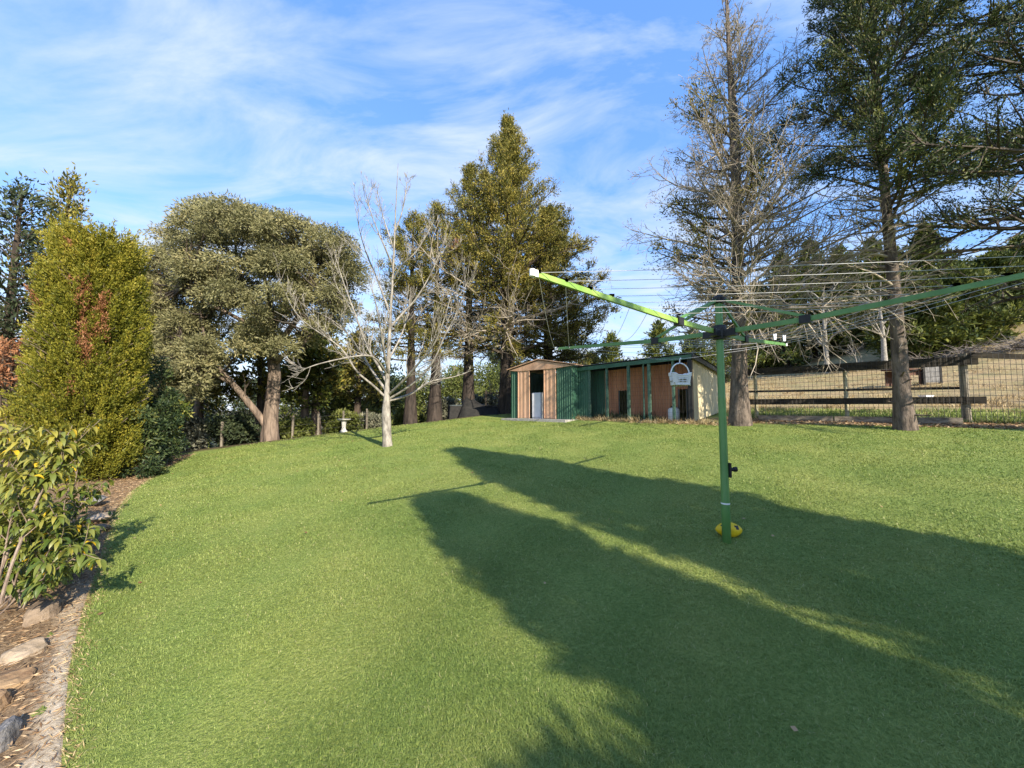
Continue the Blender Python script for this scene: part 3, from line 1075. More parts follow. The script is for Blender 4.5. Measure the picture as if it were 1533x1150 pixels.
# ------------------------------------------------------------------ bare white trunked tree on the lawn
def bare_tree():
    rng = np.random.default_rng(8)
    Y0 = 9.5
    base = gp(*hit(580, 668)[:2])
    T = thing('bare_tree', 'leafless pale barked tree with a fluted trunk standing alone on the lawn', 'tree', base)
    tr, br = MB(), MB()

    def A(px, py, dy=0.0):
        return at(px, py, base[1] + dy)
    trunk = smooth_path([base, A(578, 625), A(579, 590), A(581, 545), A(584, 480), A(589, 400), A(592, 320), A(596, 245)], 26)
    t = np.linspace(0, 1, 26)
    rad = np.interp(t, [0, .04, .18, .3, .6, 1], [.135, .112, .106, .062, .032, .005])
    trunk[0, 2] -= .1
    # fluted trunk: dark groove down the left front
    sides = 18
    tr.tube(trunk, rad, sides, rough=.05, rng=rng)
    limbs = [
        ([A(578, 596), A(555, 572, -.2), A(533, 560, -.4), A(522, 535, -.5), A(508, 515, -.6), A(470, 495, -.9), A(440, 470, -1.0), A(428, 440, -1.0)], .036),
        ([A(578, 585), A(560, 560, .3), A(545, 535, .6), A(522, 500, .9), A(500, 480, 1.1), A(470, 465, 1.3)], .045),
        ([A(580, 575), A(566, 545, .1), A(548, 520, .2), A(536, 480, .2), A(520, 440, .3), A(508, 405, .3), A(500, 375, .3)], .045),
        ([A(583, 597), A(612, 580, -.2), A(634, 562, -.3), A(655, 535, -.4), A(662, 505, -.5), A(680, 480, -.5), A(692, 450, -.5), A(698, 425, -.5)], .036),
        ([A(583, 600), A(618, 590, .3), A(642, 570, .5), A(680, 565, .8), A(705, 555, 1.0)], .04),
        ([A(583, 590), A(605, 570, -.5), A(630, 540, -.9), A(652, 515, -1.2), A(668, 470, -1.4), A(678, 430, -1.5)], .042),
        ([A(582, 560), A(575, 530, -.5), A(570, 490, -.9), A(562, 450, -1.1), A(552, 420, -1.2)], .04),
        ([A(584, 490), A(602, 470, .2), A(622, 450, .3), A(640, 420, .3), A(655, 390, .3), A(668, 350, .3)], .036),
        ([A(584, 470), A(573, 440, .3), A(562, 410, .4), A(548, 380, .4), A(538, 345, .4), A(530, 300, .4)], .036),
        ([A(588, 420), A(602, 395, -.3), A(622, 380, -.4), A(640, 350, -.4), A(650, 330, -.4)], .03),
        ([A(588, 400), A(577, 372, -.3), A(565, 345, -.3), A(552, 310, -.3), A(545, 275, -.3)], .03),
        ([A(590, 350), A(600, 325, .1), A(606, 300, .1), A(610, 265, .1)], .024),
        ([A(590, 375), A(580, 345, .3), A(572, 320, .3), A(565, 285, .3)], .024),
        ([A(581, 540), A(600, 505, .8), A(612, 470, 1.2), A(615, 430, 1.4)], .036),
        ([A(579, 560), A(560, 530, -.8), A(520, 535, -1.2), A(475, 545, -1.5), A(450, 555, -1.6)], .032),
    ]
    for l, r in limbs:
        r *= .85
        p = smooth_path(l, 16)
        tr.tube(p, np.linspace(r, .006, 16), 7, rough=.06, rng=rng)
        Ln = np.linalg.norm(np.diff(p, axis=0), axis=1).sum()
        Pm = dict(n=(13, 8), len=(.33, .40), seg=(5, 3), ang=(18, 48), wob=.15, up=.15, rmin=.0042, rf=.42, sides=(4, 3), t0=.22)
        twigs(br, p, r, 0, rng, Pm, [], Ln)
    Pm = dict(n=(8, 5), len=(.11, .4), seg=(5, 3), ang=(20, 45), wob=.12, up=.1, rmin=.0045, rf=.4, sides=(4, 3), t0=.5)
    twigs(br, trunk, .05, 0, rng, Pm, [], 6.0)
    tr.build('trunk', M['bark_pale'], T, smooth=True)
    br.build('twigs', M['bark_pale'], T)
    f = MB()
    for dz in ((.04, .0), (.05, .012)):
        pass


bare_tree()

# ------------------------------------------------------------------ conifer row beyond the lawn, left of the sheds
GR = 'conifers in the row beyond the lawn'


def top_h(base, py):
    Y = base[1]
    return at(766, py, Y)[2] - base[2]


b0 = col_xy(615, 16.2)
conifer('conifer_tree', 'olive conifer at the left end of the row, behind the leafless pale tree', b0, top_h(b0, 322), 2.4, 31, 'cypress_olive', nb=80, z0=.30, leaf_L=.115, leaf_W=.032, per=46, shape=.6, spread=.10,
        trunk_r=.22, group=GR, bark='bark_shaded', live=.8, dead_sub=(7, 4), sub=6)
b0 = col_xy(651, 17.0)
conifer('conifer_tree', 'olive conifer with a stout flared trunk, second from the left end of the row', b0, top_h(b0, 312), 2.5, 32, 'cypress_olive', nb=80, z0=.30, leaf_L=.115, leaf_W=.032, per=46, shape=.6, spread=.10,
        trunk_r=.26, group=GR, bark='bark_shaded', live=.75, dead_sub=(7, 4), sub=6)
b0 = col_xy(701, 17.2)
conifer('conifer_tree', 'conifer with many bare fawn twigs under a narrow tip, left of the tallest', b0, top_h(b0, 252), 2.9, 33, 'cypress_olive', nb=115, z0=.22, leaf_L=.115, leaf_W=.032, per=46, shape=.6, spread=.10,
        trunk_r=.24, group=GR, bark='bark_shaded', live_fn=lambda p, t, g, r: (t > .62 or r.random() < .25), dead_sub=(10, 5), sub=6, twig_r=.007)
b0 = col_xy(760, 17.0)
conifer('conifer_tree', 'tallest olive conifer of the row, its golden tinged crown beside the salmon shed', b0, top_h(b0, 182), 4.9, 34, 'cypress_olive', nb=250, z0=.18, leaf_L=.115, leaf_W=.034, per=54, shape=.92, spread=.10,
        trunk_r=.34, group=GR, bark='bark_shaded', live_fn=lambda p, t, g, r: (t > .34 or r.random() < .45), dead_sub=(9, 5), sub=9, brown=3, tintbias=.12)
b0 = col_xy(822, 18.3)
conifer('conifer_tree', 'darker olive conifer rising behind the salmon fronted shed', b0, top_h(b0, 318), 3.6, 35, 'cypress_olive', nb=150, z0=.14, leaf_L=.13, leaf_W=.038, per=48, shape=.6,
        trunk_r=.28, group=GR, bark='bark_shaded', live=.95, sub=8, brown=0, tintbias=-.1)

# loose conifers behind the golden cypress
b0 = col_xy(8, 9.6)
conifer('conifer_tree', 'loose dark green conifer cut by the picture edge behind the golden cypress', b0, top_h(b0, 285), 1.9, 41, 'conifer_blue', nb=85, z0=.10, leaf_L=.13, leaf_W=.045, per=11, trunk_r=.16, sub=8, shape=.6)
b0 = col_xy(82, 10.6)
conifer('conifer_tree', 'ragged olive conifer whose tip shows above the golden cypress', b0, top_h(b0, 270), 1.5, 42, 'cypress_olive', nb=90, z0=.10, leaf_L=.13, leaf_W=.045, per=11, trunk_r=.16, sub=8, shape=.6, tintbias=.1)
b0 = col_xy(208, 8.7)
clump_tree('conifer_bush', 'bushy green conifer coloured dark for shade against the right side of the golden cypress', gp(b0[0], b0[1]), 2.5, .85, 43, 'conifer_dark', n=26, per=260, leaf_L=.09, leaf_W=.035, trunk_r=.06, z0=.08, cat='shrub')  # dark leaf colour stands in for shade, nothing shades this bush
b0 = col_xy(222, 7.35)
clump_tree('conifer_bush', 'low bush coloured dark for shade filling the foot of the golden cypress beside the lawn', gp(b0[0], b0[1]), 1.3, .40, 46, 'conifer_dark', n=22, per=220, leaf_L=.07, leaf_W=.028, trunk_r=.04, z0=.06, cat='shrub', tint=-.15)  # shade at the cypress foot painted by dark leaves and lowered tint
b0 = col_xy(238, 8.5)
clump_tree('conifer_bush', 'rounded bush coloured dark for shade behind the low one at the cypress foot', gp(b0[0], b0[1]), 1.75, .48, 47, 'conifer_dark', n=22, per=220, leaf_L=.08, leaf_W=.03, trunk_r=.04, z0=.06, cat='shrub', tint=-.15)  # leaf colour darkened here too in place of shade
b0 = col_xy(250, 10.0)
clump_tree('leafy_shrub', 'small yellow green shrub beyond the dark bush beside the golden cypress', gp(b0[0], b0[1]), 1.6, .45, 44, 'shrub_leaf', n=14, per=90, leaf_L=.13, leaf_W=.05, trunk_r=.02, z0=.25, cat='shrub', stems=3, tint=.15)
b0 = col_xy(14, 7.6)
clump_tree('dry_shrub', 'reddish brown dry shrub between the golden cypress and the picture edge', gp(b0[0], b0[1]), 3.0, .55, 45, 'dead_leaf', n=14, per=150, leaf_L=.10, leaf_W=.03, trunk_r=.04, z0=.4, cat='shrub', stems=3)

# ------------------------------------------------------------------ trees in the hollow beyond the lawn, on the left
BG = 'trees in the hollow beyond the lawn'
k = 0
for (px, Y, py, R, kind, lab) in (
        (300, 15.0, 470, 1.5, 'c', 'dark conifer with a brown bare trunk left of the forked eucalyptus'),
        (245, 17.0, 440, 2.0, 'd', 'dense dark tree in shade beyond the small yellow green shrub'),
        (392, 15.5, 470, 1.4, 'c', 'conifer trunk and dark crown just behind the eucalyptus fork'),
        (458, 16.5, 500, 1.6, 'c', 'conifer with a reddish trunk between the eucalyptus and the white bird bath'),
        (474, 17.0, 480, 1.6, 'c', 'conifer with a pinkish trunk, close right of the reddish trunked one'),
        (497, 20.0, 520, 1.9, 'l', 'light green tree directly behind the white bird bath'),
        (535, 19.0, 505, 1.6, 'c', 'dense dark narrow conifer between the bird bath and the leafless pale tree'),
        (560, 23.0, 540, 2.6, 'l', 'yellow green tree low behind the leafless pale tree'),
        (270, 22.0, 470, 2.6, 'd', 'tall shaded tree farthest left in the hollow')):
    k += 1
    b0 = col_xy(px, Y)
    h = top_h(b0, py)
    if kind == 'c':
        conifer('conifer_tree', lab, b0, h, R, 50 + k, 'cypress_olive' if k % 2 else 'pine_lit', nb=56, z0=.34, leaf_L=.24, leaf_W=.085, per=10, trunk_r=.2, group=BG, live=.85, sub=6,
                bark='bark_eucalypt' if px in (300, 458, 474) else 'bark_brown', shape=.55, dead_sub=(5, 3))
    else:
        clump_tree('broadleaf_tree', lab, b0, h, R, 50 + k, 'bush_lit' if kind == 'l' else 'conifer_blue', n=34, per=170, leaf_L=.24, leaf_W=.10, trunk_r=.14, z0=.12, group=BG)
k = 0
for (px, Y, py, R, m, lab) in (
        (690, 40, 552, 3.6, 'bush_lit', 'sunlit yellow green shrub between the second and third row trunks'),
        (735, 41, 550, 3.4, 'bush_lit', 'sunlit yellow green shrub left of the shed trunk conifer'),
        (635, 39, 556, 3.4, 'bush_lit', 'sunlit yellow green shrub between the first two row trunks'),
        (590, 38, 566, 3.2, 'bush_lit', 'sunlit green shrub just right of the leafless pale tree trunk'),
        (668, 19, 602, .95, 'bush_grey', 'pale grey leaved bush low between the row trunks'),
        (725, 20, 592, .9, 'bush_grey', 'pale grey leaved bush behind the dark compost heap'),
        (285, 13.2, 625, .7, 'bush_grey', 'soft grey green bush left of the brown trunked conifer'),
        (355, 13.8, 625, .9, 'conifer_blue', 'dark rounded bush left of the eucalyptus base'),
        (440, 15.5, 628, .8, 'bush_lit', 'low light green bush right of the eucalyptus base'),
        (520, 17.0, 622, .8, 'bush_lit', 'low light green bush beside the white bird bath'),
        (556, 17.5, 622, .8, 'bush_grey', 'low pale bush beside the leafless pale tree trunk'),
        (610, 17.8, 615, .7, 'bush_lit', 'low green bush at the first row trunk')):
    k += 1
    b0 = col_xy(px, Y)
    clump_tree('shrub', lab, b0, max(.6, top_h(b0, py)), R, 70 + k, m, n=26 if Y < 30 else 40, per=170, leaf_L=.05 + .007 * Y, leaf_W=.035 + .002 * Y, trunk_r=.04, z0=.06, cat='shrub', stems=2, group='bushes beyond the lawn')
# far wood closing the view on the left
FW = 'far trees closing the view'
k = 0
for px in range(-60, 760, 62):
    k += 1
    Y = 56 + 7 * math.sin(k * 2.1)
    b0 = col_xy(px, Y)
    w = ('pale tipped', 'dark', 'rounded', 'narrow topped')[k % 4]
    place = ('far left behind the golden cypress', 'behind the golden cypress', 'behind the loose conifers at the left', 'behind the dark bush', 'behind the small yellow shrub', 'beyond the brown trunked conifer',
             'beyond the eucalyptus fork', 'beyond the eucalyptus crown', 'beyond the white bird bath', 'beyond the dense narrow conifer', 'beyond the leafless pale tree', 'beyond the first row trunk', 'beyond the third row trunk', 'beyond the tallest conifer')[min(13, k - 1)]
    conifer('far_tree', '%s far tree low in the gaps %s' % (w, place), b0, max(4, top_h(b0, 556 + 22 * math.sin(k * 1.7))), 4.6, 90 + k, 'pine_lit' if k % 2 else 'conifer_blue', nb=60, z0=.03, leaf_L=.5, leaf_W=.2, per=9, trunk_r=.2,
            sub=5, group=FW, shape=.5, spread=.25)

# ------------------------------------------------------------------ sheds
def corr(mb, p, q, zb0, zb1, zt0, zt1, pitch=.09, depth=.018, tint=.5, mat=0, nrm=None):
    """corrugated steel sheet between plan points p and q with sloping top and bottom"""
    p, q = np.array(p[:2], float), np.array(q[:2], float)
    L = np.linalg.norm(q - p)
    d = (q - p) / L
    n = np.array([d[1], -d[0]]) if nrm is None else np.array(nrm[:2])
    k = max(2, int(round(L / pitch)))
    s, o = [], []
    for i in range(k):
        for f, h in ((0, 0), (.35, 0), (.5, 1), (.85, 1)):
            s.append((i + f) / k)
            o.append(h * depth)
    s.append(1.0)
    o.append(0)
    s, o = np.array(s), np.array(o)
    xy = p + d * (s * L)[:, None] + n * o[:, None]
    b = np.column_stack([xy, zb0 + (zb1 - zb0) * s])
    t = np.column_stack([xy, zt0 + (zt1 - zt0) * s])
    m = len(s)
    i = np.arange(m - 1)
    mb.add(np.vstack([b, t]), np.stack([i, i + 1, m + i + 1, m + i], -1), tint, mat)


def garden_shed():
    O = hit(765, 627)
    E = hit(857, 630)
    a = E[:2] - O[:2]
    W = np.linalg.norm(a)
    a /= W
    bk = np.array([-a[1], a[0]])
    z0 = float(ground(*((O[:2] + E[:2]) / 2))) + .03
    T = thing('garden_shed', 'green and salmon steel garden shed with a gable roof and open doorway', 'shed', (O[0], O[1], z0))
    D = 2.2
    # wall tops from the photograph: left eave, right eave
    hl = at(765, 554, O[1])[2]
    hr = at(857, 547, E[1])[2]
    h = (hl + hr) / 2
    ap = at(808, 540, (O[1] + E[1]) / 2)[2]

    def P(s, t=0.0):
        return O[:2] + a * (s * W) + bk * t
    w = MB()
    front = -bk
    corr(w, P(0), P(.14), z0, z0, h, h, nrm=front)
    corr(w, P(.765), P(1), z0, z0, h, h, nrm=front)
    corr(w, P(0, D), P(0, .02), z0, z0, h, h, nrm=-a)
    corr(w, P(1, .02), P(1, D), z0, z0, h, h, nrm=a)
    corr(w, P(1, D), P(0, D), z0, z0, h, h, nrm=bk)
    w.build('wall', M['green_steel'], T)
    for s0, s1, off in ((.145, .335, -.03), (.585, .76, -.03)):
        dm = MB()
        corr(dm, P(s0, off), P(s1, off), z0 + .02, z0 + .02, h - .01, h - .01, pitch=.16, depth=.008, nrm=front)
        for s in (s0, s1):
            c = P(s, off - .006)
            dm.box((c[0], c[1], (z0 + h) / 2), (.03, .03, h - z0 - .02), math.atan2(a[1], a[0]))
        dm.build('door_panel', M['salmon_steel'], T)
    g = MB()
    l3, r3 = P(-.02, -.06), P(1.03, -.06)
    l4, r4 = P(-.02, -.02), P(1.03, -.02)
    m3, m4 = P(.5, -.06), P(.5, -.02)
    v = [(*l3, h - .02), (*P(.145, -.06), h - .07), (*P(.765, -.06), h - .07), (*r3, h - .02), (*m3, ap)]
    v2 = [(*l4, h - .02), (*P(.145, -.02), h - .07), (*P(.765, -.02), h - .07), (*r4, h - .02), (*m4, ap)]
    g.add(v + v2, [[0, 1, 4, 4][:3] + [4]] if False else [[0, 1, 2, 4]], .5)
    g.add(v + v2, [[2, 3, 4], [7, 9, 8]], .5)
    g.add(v + v2, [[5, 9, 7, 6], [0, 5, 6, 1], [1, 6, 7, 2], [2, 7, 8, 3]], .5)
    g.build('gable', M['salmon_steel'], T)
    r = MB()
    for s0, s1 in ((-.05, .5), (.5, 1.06)):
        f0, f1 = P(s0, -.10), P(s1, -.10)
        b0, b1 = P(s0, D + .08), P(s1, D + .08)
        za, zb = (h + .0, ap + .035) if s0 < .3 else (ap + .035, h + .0)
        nrm = .03
        v = [(*f0, za), (*f1, zb), (*b1, zb), (*b0, za), (*f0, za + nrm), (*f1, zb + nrm), (*b1, zb + nrm), (*b0, za + nrm)]
        r.add(v, [[3, 2, 1, 0], [4, 5, 6, 7], [0, 1, 5, 4], [2, 3, 7, 6], [1, 2, 6, 5], [3, 0, 4, 7]], .5)
    r.build('roof', M['salmon_steel'], T)
    s = MB()
    c = P(.5, D / 2 - .2)
    s.box((c[0], c[1], z0 - .07), (W + .08, D + .6, .14), math.atan2(a[1], a[0]))
    s.build('base_slab', M['concrete'], T)
    # pale cabinet standing inside
    c = P(.415, .35)
    hh = at(805, 589, O[1])[2] - z0
    cb = thing('cabinet', 'pale grey white cabinet standing inside the open shed doorway', 'cabinet', (c[0], c[1], z0))
    m = MB()
    m.box((c[0], c[1], z0 + hh / 2), (.40, .45, hh), math.atan2(a[1], a[0]))
    m.build('body', M['white_enamel'], cb)
    m = MB()
    c2 = P(.415, .11)
    m.box((c2[0], c2[1], z0 + hh / 2 + .01), (.37, .025, hh - .08), math.atan2(a[1], a[0]))
    m.build('door', M['white_enamel'], cb)


garden_shed()


def lerp(a, b, t):
    return a + (b - a) * t


def chicken_coop():
    O = col_xy(862, 13.0)
    E = hit(1035, 634)
    a = E[:2] - O[:2]
    W = np.linalg.norm(a)
    a /= W
    bk = np.array([-a[1], a[0]])
    D = 2.7
    T = thing('chicken_coop', 'long lean-to chicken coop with brick red back wall, green posts and a cream end wall', 'coop', O)

    def P(s, t=0.0):
        return O[:2] + a * (s * W) + bk * t

    def gz(s, t=0.0):
        return float(ground(*P(s, t)))

    def S(px, tt=0.0):
        """share of the front for an image column"""
        r = (px - 766.5) / F
        # solve (O + a s W) x = r y
        return (r * (O[1] + bk[1] * tt) - O[0] - bk[0] * tt) / (W * (a[0] - r * a[1]))
    zf0 = at(862, 552, O[1])[2]
    zf1 = at(1035, 532, E[1])[2]
    zf = lambda s: zf0 + (zf1 - zf0) * s
    back = lambda s: zf(s) - .30
    front = -bk
    tb = .50            # the recessed wall
    sa = 0.0
    slope = lambda t: -.30 * t / D
    # posts
    ang = math.atan2(a[1], a[0])
    for px, wd in ((883, .065), (909, .07), (941.5, .08), (964, .04), (972.5, .08), (1008.5, .065)):
        s = S(px)
        m = MB()
        c = P(s)
        z0, z1 = gz(s) - .05, zf(s) - .05
        m.box((c[0], c[1], (z0 + z1) / 2), (wd, wd, z1 - z0), ang)
        m.build('post', M['post_green'], T)
    m = MB()
    c = P(1.0, .02)
    z0, z1 = gz(1) - .05, zf(1) - .03
    m.box((c[0], c[1], (z0 + z1) / 2), (.11, .11, z1 - z0), ang)
    m.build('corner_post', M['black_plastic'], T)
    # left green front panel and its return into the run
    sa, sb, sc, sd = S(906, tb), S(927, tb), S(941, tb), S(1016, tb)
    m = MB()
    s1 = S(883) - .005
    corr(m, P(0), P(s1), gz(0), gz(s1), zf(0) - .06, zf(s1) - .06, nrm=front)
    corr(m, P(0, tb), P(sa, tb), gz(0, tb), gz(.2, tb), zf(0) - .1, zf(.2) - .1, nrm=front)
    corr(m, P(0, tb), P(0, .02), gz(0), gz(0), zf(0) - .08, zf(0) - .06, nrm=-a)
    m.build('green_wall', M['green_steel'], T)
    # recessed red wall with two openings
    m = MB()
    sa, sb, sc, sd = S(906, tb), S(927, tb), S(941, tb), S(1016, tb)
    se = min(.995, S(1031, tb))
    top = lambda s: zf(s) - .12

    def panel(x0, x1, u0=None, u1=None):
        corr(m, P(x0, tb), P(x1, tb), gz(x0, tb) if u0 is None else u0, gz(x1, tb) if u1 is None else u1, top(x0), top(x1), nrm=front, pitch=.076)
    panel(sa, sb)
    hd = at(935, 585, P(sb, tb)[1])[2]
    panel(sb, sc, hd, hd)
    panel(sc, sd)
    hd2 = at(1024, 583, P(sd, tb)[1])[2]
    panel(sd, se, hd2, hd2)
    m.build('red_wall', M['rust_red'], T)
    for x0, x1, hz in ((sb, sc, hd), (sd, se - .004, hd2)):
        f = MB()
        for x in (x0 + .005, x1 - .005):
            c = P(x, tb - .04)
            g = gz(x, tb)
            f.box((c[0], c[1], (g + hz) / 2), (.035, .03, hz - g), ang)
        f.build('hatch_frame', M['dark_roof'], T)
    # end wall of wide ribs, cream
    m = MB()
    corr(m, P(1, .06), P(1, D), gz(1, .05) + .03, gz(1, D) + .03, zf(1) - .06, back(1) - .03, nrm=a, pitch=.30, depth=.016)
    m.build('end_wall', M['cream_steel'], T)
    m = MB()
    corr(m, P(1, D), P(0, D), gz(1, D), gz(0, D), back(1) - .05, back(0) - .05, nrm=bk)
    m.build('back_wall', M['cream_steel'], T)
    # roof: corrugated sheet
    m = MB()
    k = 70
    for i in range(k):
        s0, s1 = -.02 + 1.06 * i / k, -.02 + 1.06 * (i + 1) / k
        sm = (s0 + s1) / 2
        f0, f1, f2 = P(s0, -.09), P(sm, -.09), P(s1, -.09)
        q0, q1, q2 = P(s0, D + .1), P(sm, D + .1), P(s1, D + .1)
        zz = lambda s, t, o: zf(s) + slope(t) + o
        v = [(*f0, zz(s0, -.16, .03)), (*f1, zz(sm, -.16, .05)), (*f2, zz(s1, -.16, .03)), (*q0, zz(s0, D, .03)), (*q1, zz(sm, D, .05)), (*q2, zz(s1, D, .03))]
        v += [(x, y, z - .012) for x, y, z in v]
        m.add(v, [[0, 1, 4, 3], [1, 2, 5, 4], [9, 10, 7, 6], [10, 11, 8, 7], [6, 7, 1, 0], [7, 8, 2, 1]])
    m.build('roof', M['dark_roof'], T)
    m = MB()
    p, q = P(0, -.05), P(1.02, -.05)
    m.beam((*p, zf(0) - .045), (*q, zf(1.02) - .045), .04, .12)
    m.build('fascia', M['green_steel'], T)
    m = MB()
    p, q = P(1.03, -.12), P(1.03, D + .08)
    m.beam((*p, zf(1) - .02), (*q, back(1) - .01), .03, .15)
    m.build('barge_board', M['dark_roof'], T)
    # wire mesh along the front
    m = MB()
    s0 = S(883)
    for s in np.arange(s0, 1.0, .09 / W * 1.0):
        c = P(s, -.055)
        m.tube([(*c, gz(s)), (*c, zf(s) - .12)], .0022, 3, caps=False)
    for hgt in np.arange(.05, 1.6, .12):
        p, q = P(s0, -.055), P(1, -.055)
        m.tube([(*p, gz(s0) + hgt), (*q, gz(1) + hgt)], .0022, 3, caps=False)
    m.build('wire_mesh', M['dark_wire'], T)
    # things inside and in front
    c = P(S(1000) + .005, .35)
    z = gz(S(1000), .35)
    t = thing('feed_drum', 'small white plastic drum standing inside the coop front beside a green post', 'drum', (c[0], c[1], z))
    m = MB()
    hh = .42
    m.lathe((c[0], c[1], z), [(0, 0), (.13, 0), (.155, .03), (.155, hh * .8), (.12, hh * .92), (.07, hh * .95)], 18)
    m.build('body', M['white_plastic'], t, smooth=True)
    m = MB()
    m.lathe((c[0], c[1], z + hh * .94), [(.08, 0), (.08, .05), (0, .055)], 14)
    m.build('lid', M['black_plastic'], t)
    # straw tufts in front
    rng = np.random.default_rng(4)
    m = MB()
    n = 1700
    s = rng.uniform(.02, 1.25, n)
    o = -np.abs(rng.normal(.06, .16, n))
    xy = O[:2] + a * (s * W)[:, None] + bk * o[:, None]
    cl = .5 + .5 * np.sin(s * 41) * np.sin(s * 17 + 1)
    D3 = np.column_stack([rng.normal(0, .7, n), rng.normal(0, .7, n), rng.uniform(.2, 1.1, n)])
    m.leaves(np.column_stack([xy, ground(xy[:, 0], xy[:, 1])]), D3, .10 + .14 * cl, .014, rng, .2)
    m.build('dry_grass', M['straw'], kind='stuff', label='dry straw coloured grass tufts along the foot of the coop')
    n = 800
    s = rng.uniform(.2, .75, n)
    xy = O[:2] + a * (s * W)[:, None] + bk * rng.uniform(.05, .5, n)[:, None]
    m = MB()
    D3 = np.column_stack([rng.normal(0, .7, n), rng.normal(0, .7, n), rng.uniform(.3, 1.3, n)])
    m.leaves(np.column_stack([xy, ground(xy[:, 0], xy[:, 1])]), D3, .28, .02, rng, .3)
    m.build('weeds', M['conifer_blue'], kind='stuff', label='dark weeds growing inside the coop run')


chicken_coop()

# conifers beyond the sheds
k = 0
for px, Y, py, R, lab in ((917, 30, 506, 2.0, 'pointed young conifer above the coop roof, against blue sky'),
                          (988, 28, 488, 2.1, 'young conifer above the coop roof behind the green clothes line arm'),
                          (886, 32, 533, 2.0, 'low conifer just above the joint of the two sheds'),
                          (1040, 30, 500, 2.4, 'conifer behind the right end of the coop roof'),
                          (1085, 31, 470, 2.8, 'sunlit conifer behind the twin leader tree')):
    k += 1
    b0 = col_xy(px, Y)
    conifer('conifer_tree', lab, b0, top_h(b0, py), R, 130 + k, 'pine_lit', nb=64, z0=.03, leaf_L=.3, leaf_W=.10, per=10, trunk_r=.14, sub=7, group='conifers beyond the sheds', spread=.15, tintbias=.05)

# ------------------------------------------------------------------ compost heap, bird bath at the back of the lawn
c = G(684, 624)
t = thing('compost_bin', 'low black compost bin between the second and third row trunks', 'bin', c)
m = MB()
m.box(c + [0, .5, .22], (.9, .6, .6), .3, taper=.92)
m.build('body', M['compost_black'], t)
m = MB()
m.box(c + [0, .5, .54], (.86, .58, .05), .3)
m.build('lid', M['dark_roof'], t)
c = G(722, 623) + np.array([0, 1.0, 0])
t = thing('compost_heap', 'dark compost heap with a steep left end behind the third row trunk', 'heap', c)
m = MB()
rng = np.random.default_rng(2)
u = np.linspace(-1, 1, 15)
vv = np.linspace(-1, 1, 9)
U, V2 = np.meshgrid(u, vv)
Hh = np.interp(U, [-1, -.8, -.55, 0, .6, 1], [.2, 1.05, .85, .5, .3, .0]) * (1 - V2 ** 2) + rng.normal(0, .03, U.shape)
X = c[0] + U * 1.05
Yy = c[1] + V2 * .8
Z = ground(X, Yy) + Hh - .05
i = np.arange(8)[:, None] * 15
j = np.arange(14)[None, :]
m.add(np.stack([X, Yy, Z], -1).reshape(-1, 3), np.stack([i + j, i + j + 1, i + 15 + j + 1, i + 15 + j], -1).reshape(-1, 4))
m.build('mound', M['compost_black'], t, smooth=True)
c = G(745, 622) + np.array([0, .9, 0])
t = thing('gate', 'dark timber gate with a diagonal brace left of the open shed', 'gate', c)
m = MB()
for dx in (-.55, .5):
    m.box(c + [dx, 0, .5], (.08, .08, 1.15))
m.beam(c + [-.6, -.05, .95], c + [.6, -.05, 1.0], .05, .09, up=(0, 1, 0))
m.beam(c + [-.5, -.05, .4], c + [.5, -.05, .4], .05, .08, up=(0, 1, 0))
m.beam(c + [-.1, -.09, .92], c + [.45, -.09, .05], .04, .12, up=(0, 1, 0))
m.build('timber_frame', M['rail_dark'], t)

c = G(512, 649) + np.array([-.1, .35, 0])
c[2] = float(ground(c[0], c[1]))
t = thing('bird_bath', 'small white stone bird bath standing at the far lawn edge', 'bird bath', c)
m = MB()
m.lathe(c, [(0, -.1), (.12, -.1), (.12, .03), (.08, .07), (.06, .15), (.07, .26), (.085, .36)], 18)
m.build('pedestal', M['stone_white'], t, smooth=True)
m = MB()
m.lathe(c + [0, 0, .36], [(.08, 0), (.19, .05), (.23, .075), (.215, .085), (.15, .05), (0, .04)], 22)
m.build('bowl', M['stone_white'], t, smooth=True)

# a low wire fence with thin posts in the hollow
t = None
pts = [col_xy(px, Y) for px, Y in ((335, 13.2), (368, 13.7), (405, 14.2), (440, 14.7), (478, 15.3), (515, 15.9), (550, 16.4))]
t = thing('wire_fence', 'old low wire fence with thin grey posts in the hollow beyond the eucalyptus', 'fence', pts[0])
for p in pts:
    m = MB()
    m.box(p + [0, 0, .42], (.06, .06, .95))
    m.build('post', M['post_wood'], t)
m = MB()
for hgt in (.25, .5, .75):
    m.tube([p + [0, -.04, hgt] for p in pts], .004, 3, caps=False)
m.build('wire', M['wire'], t)


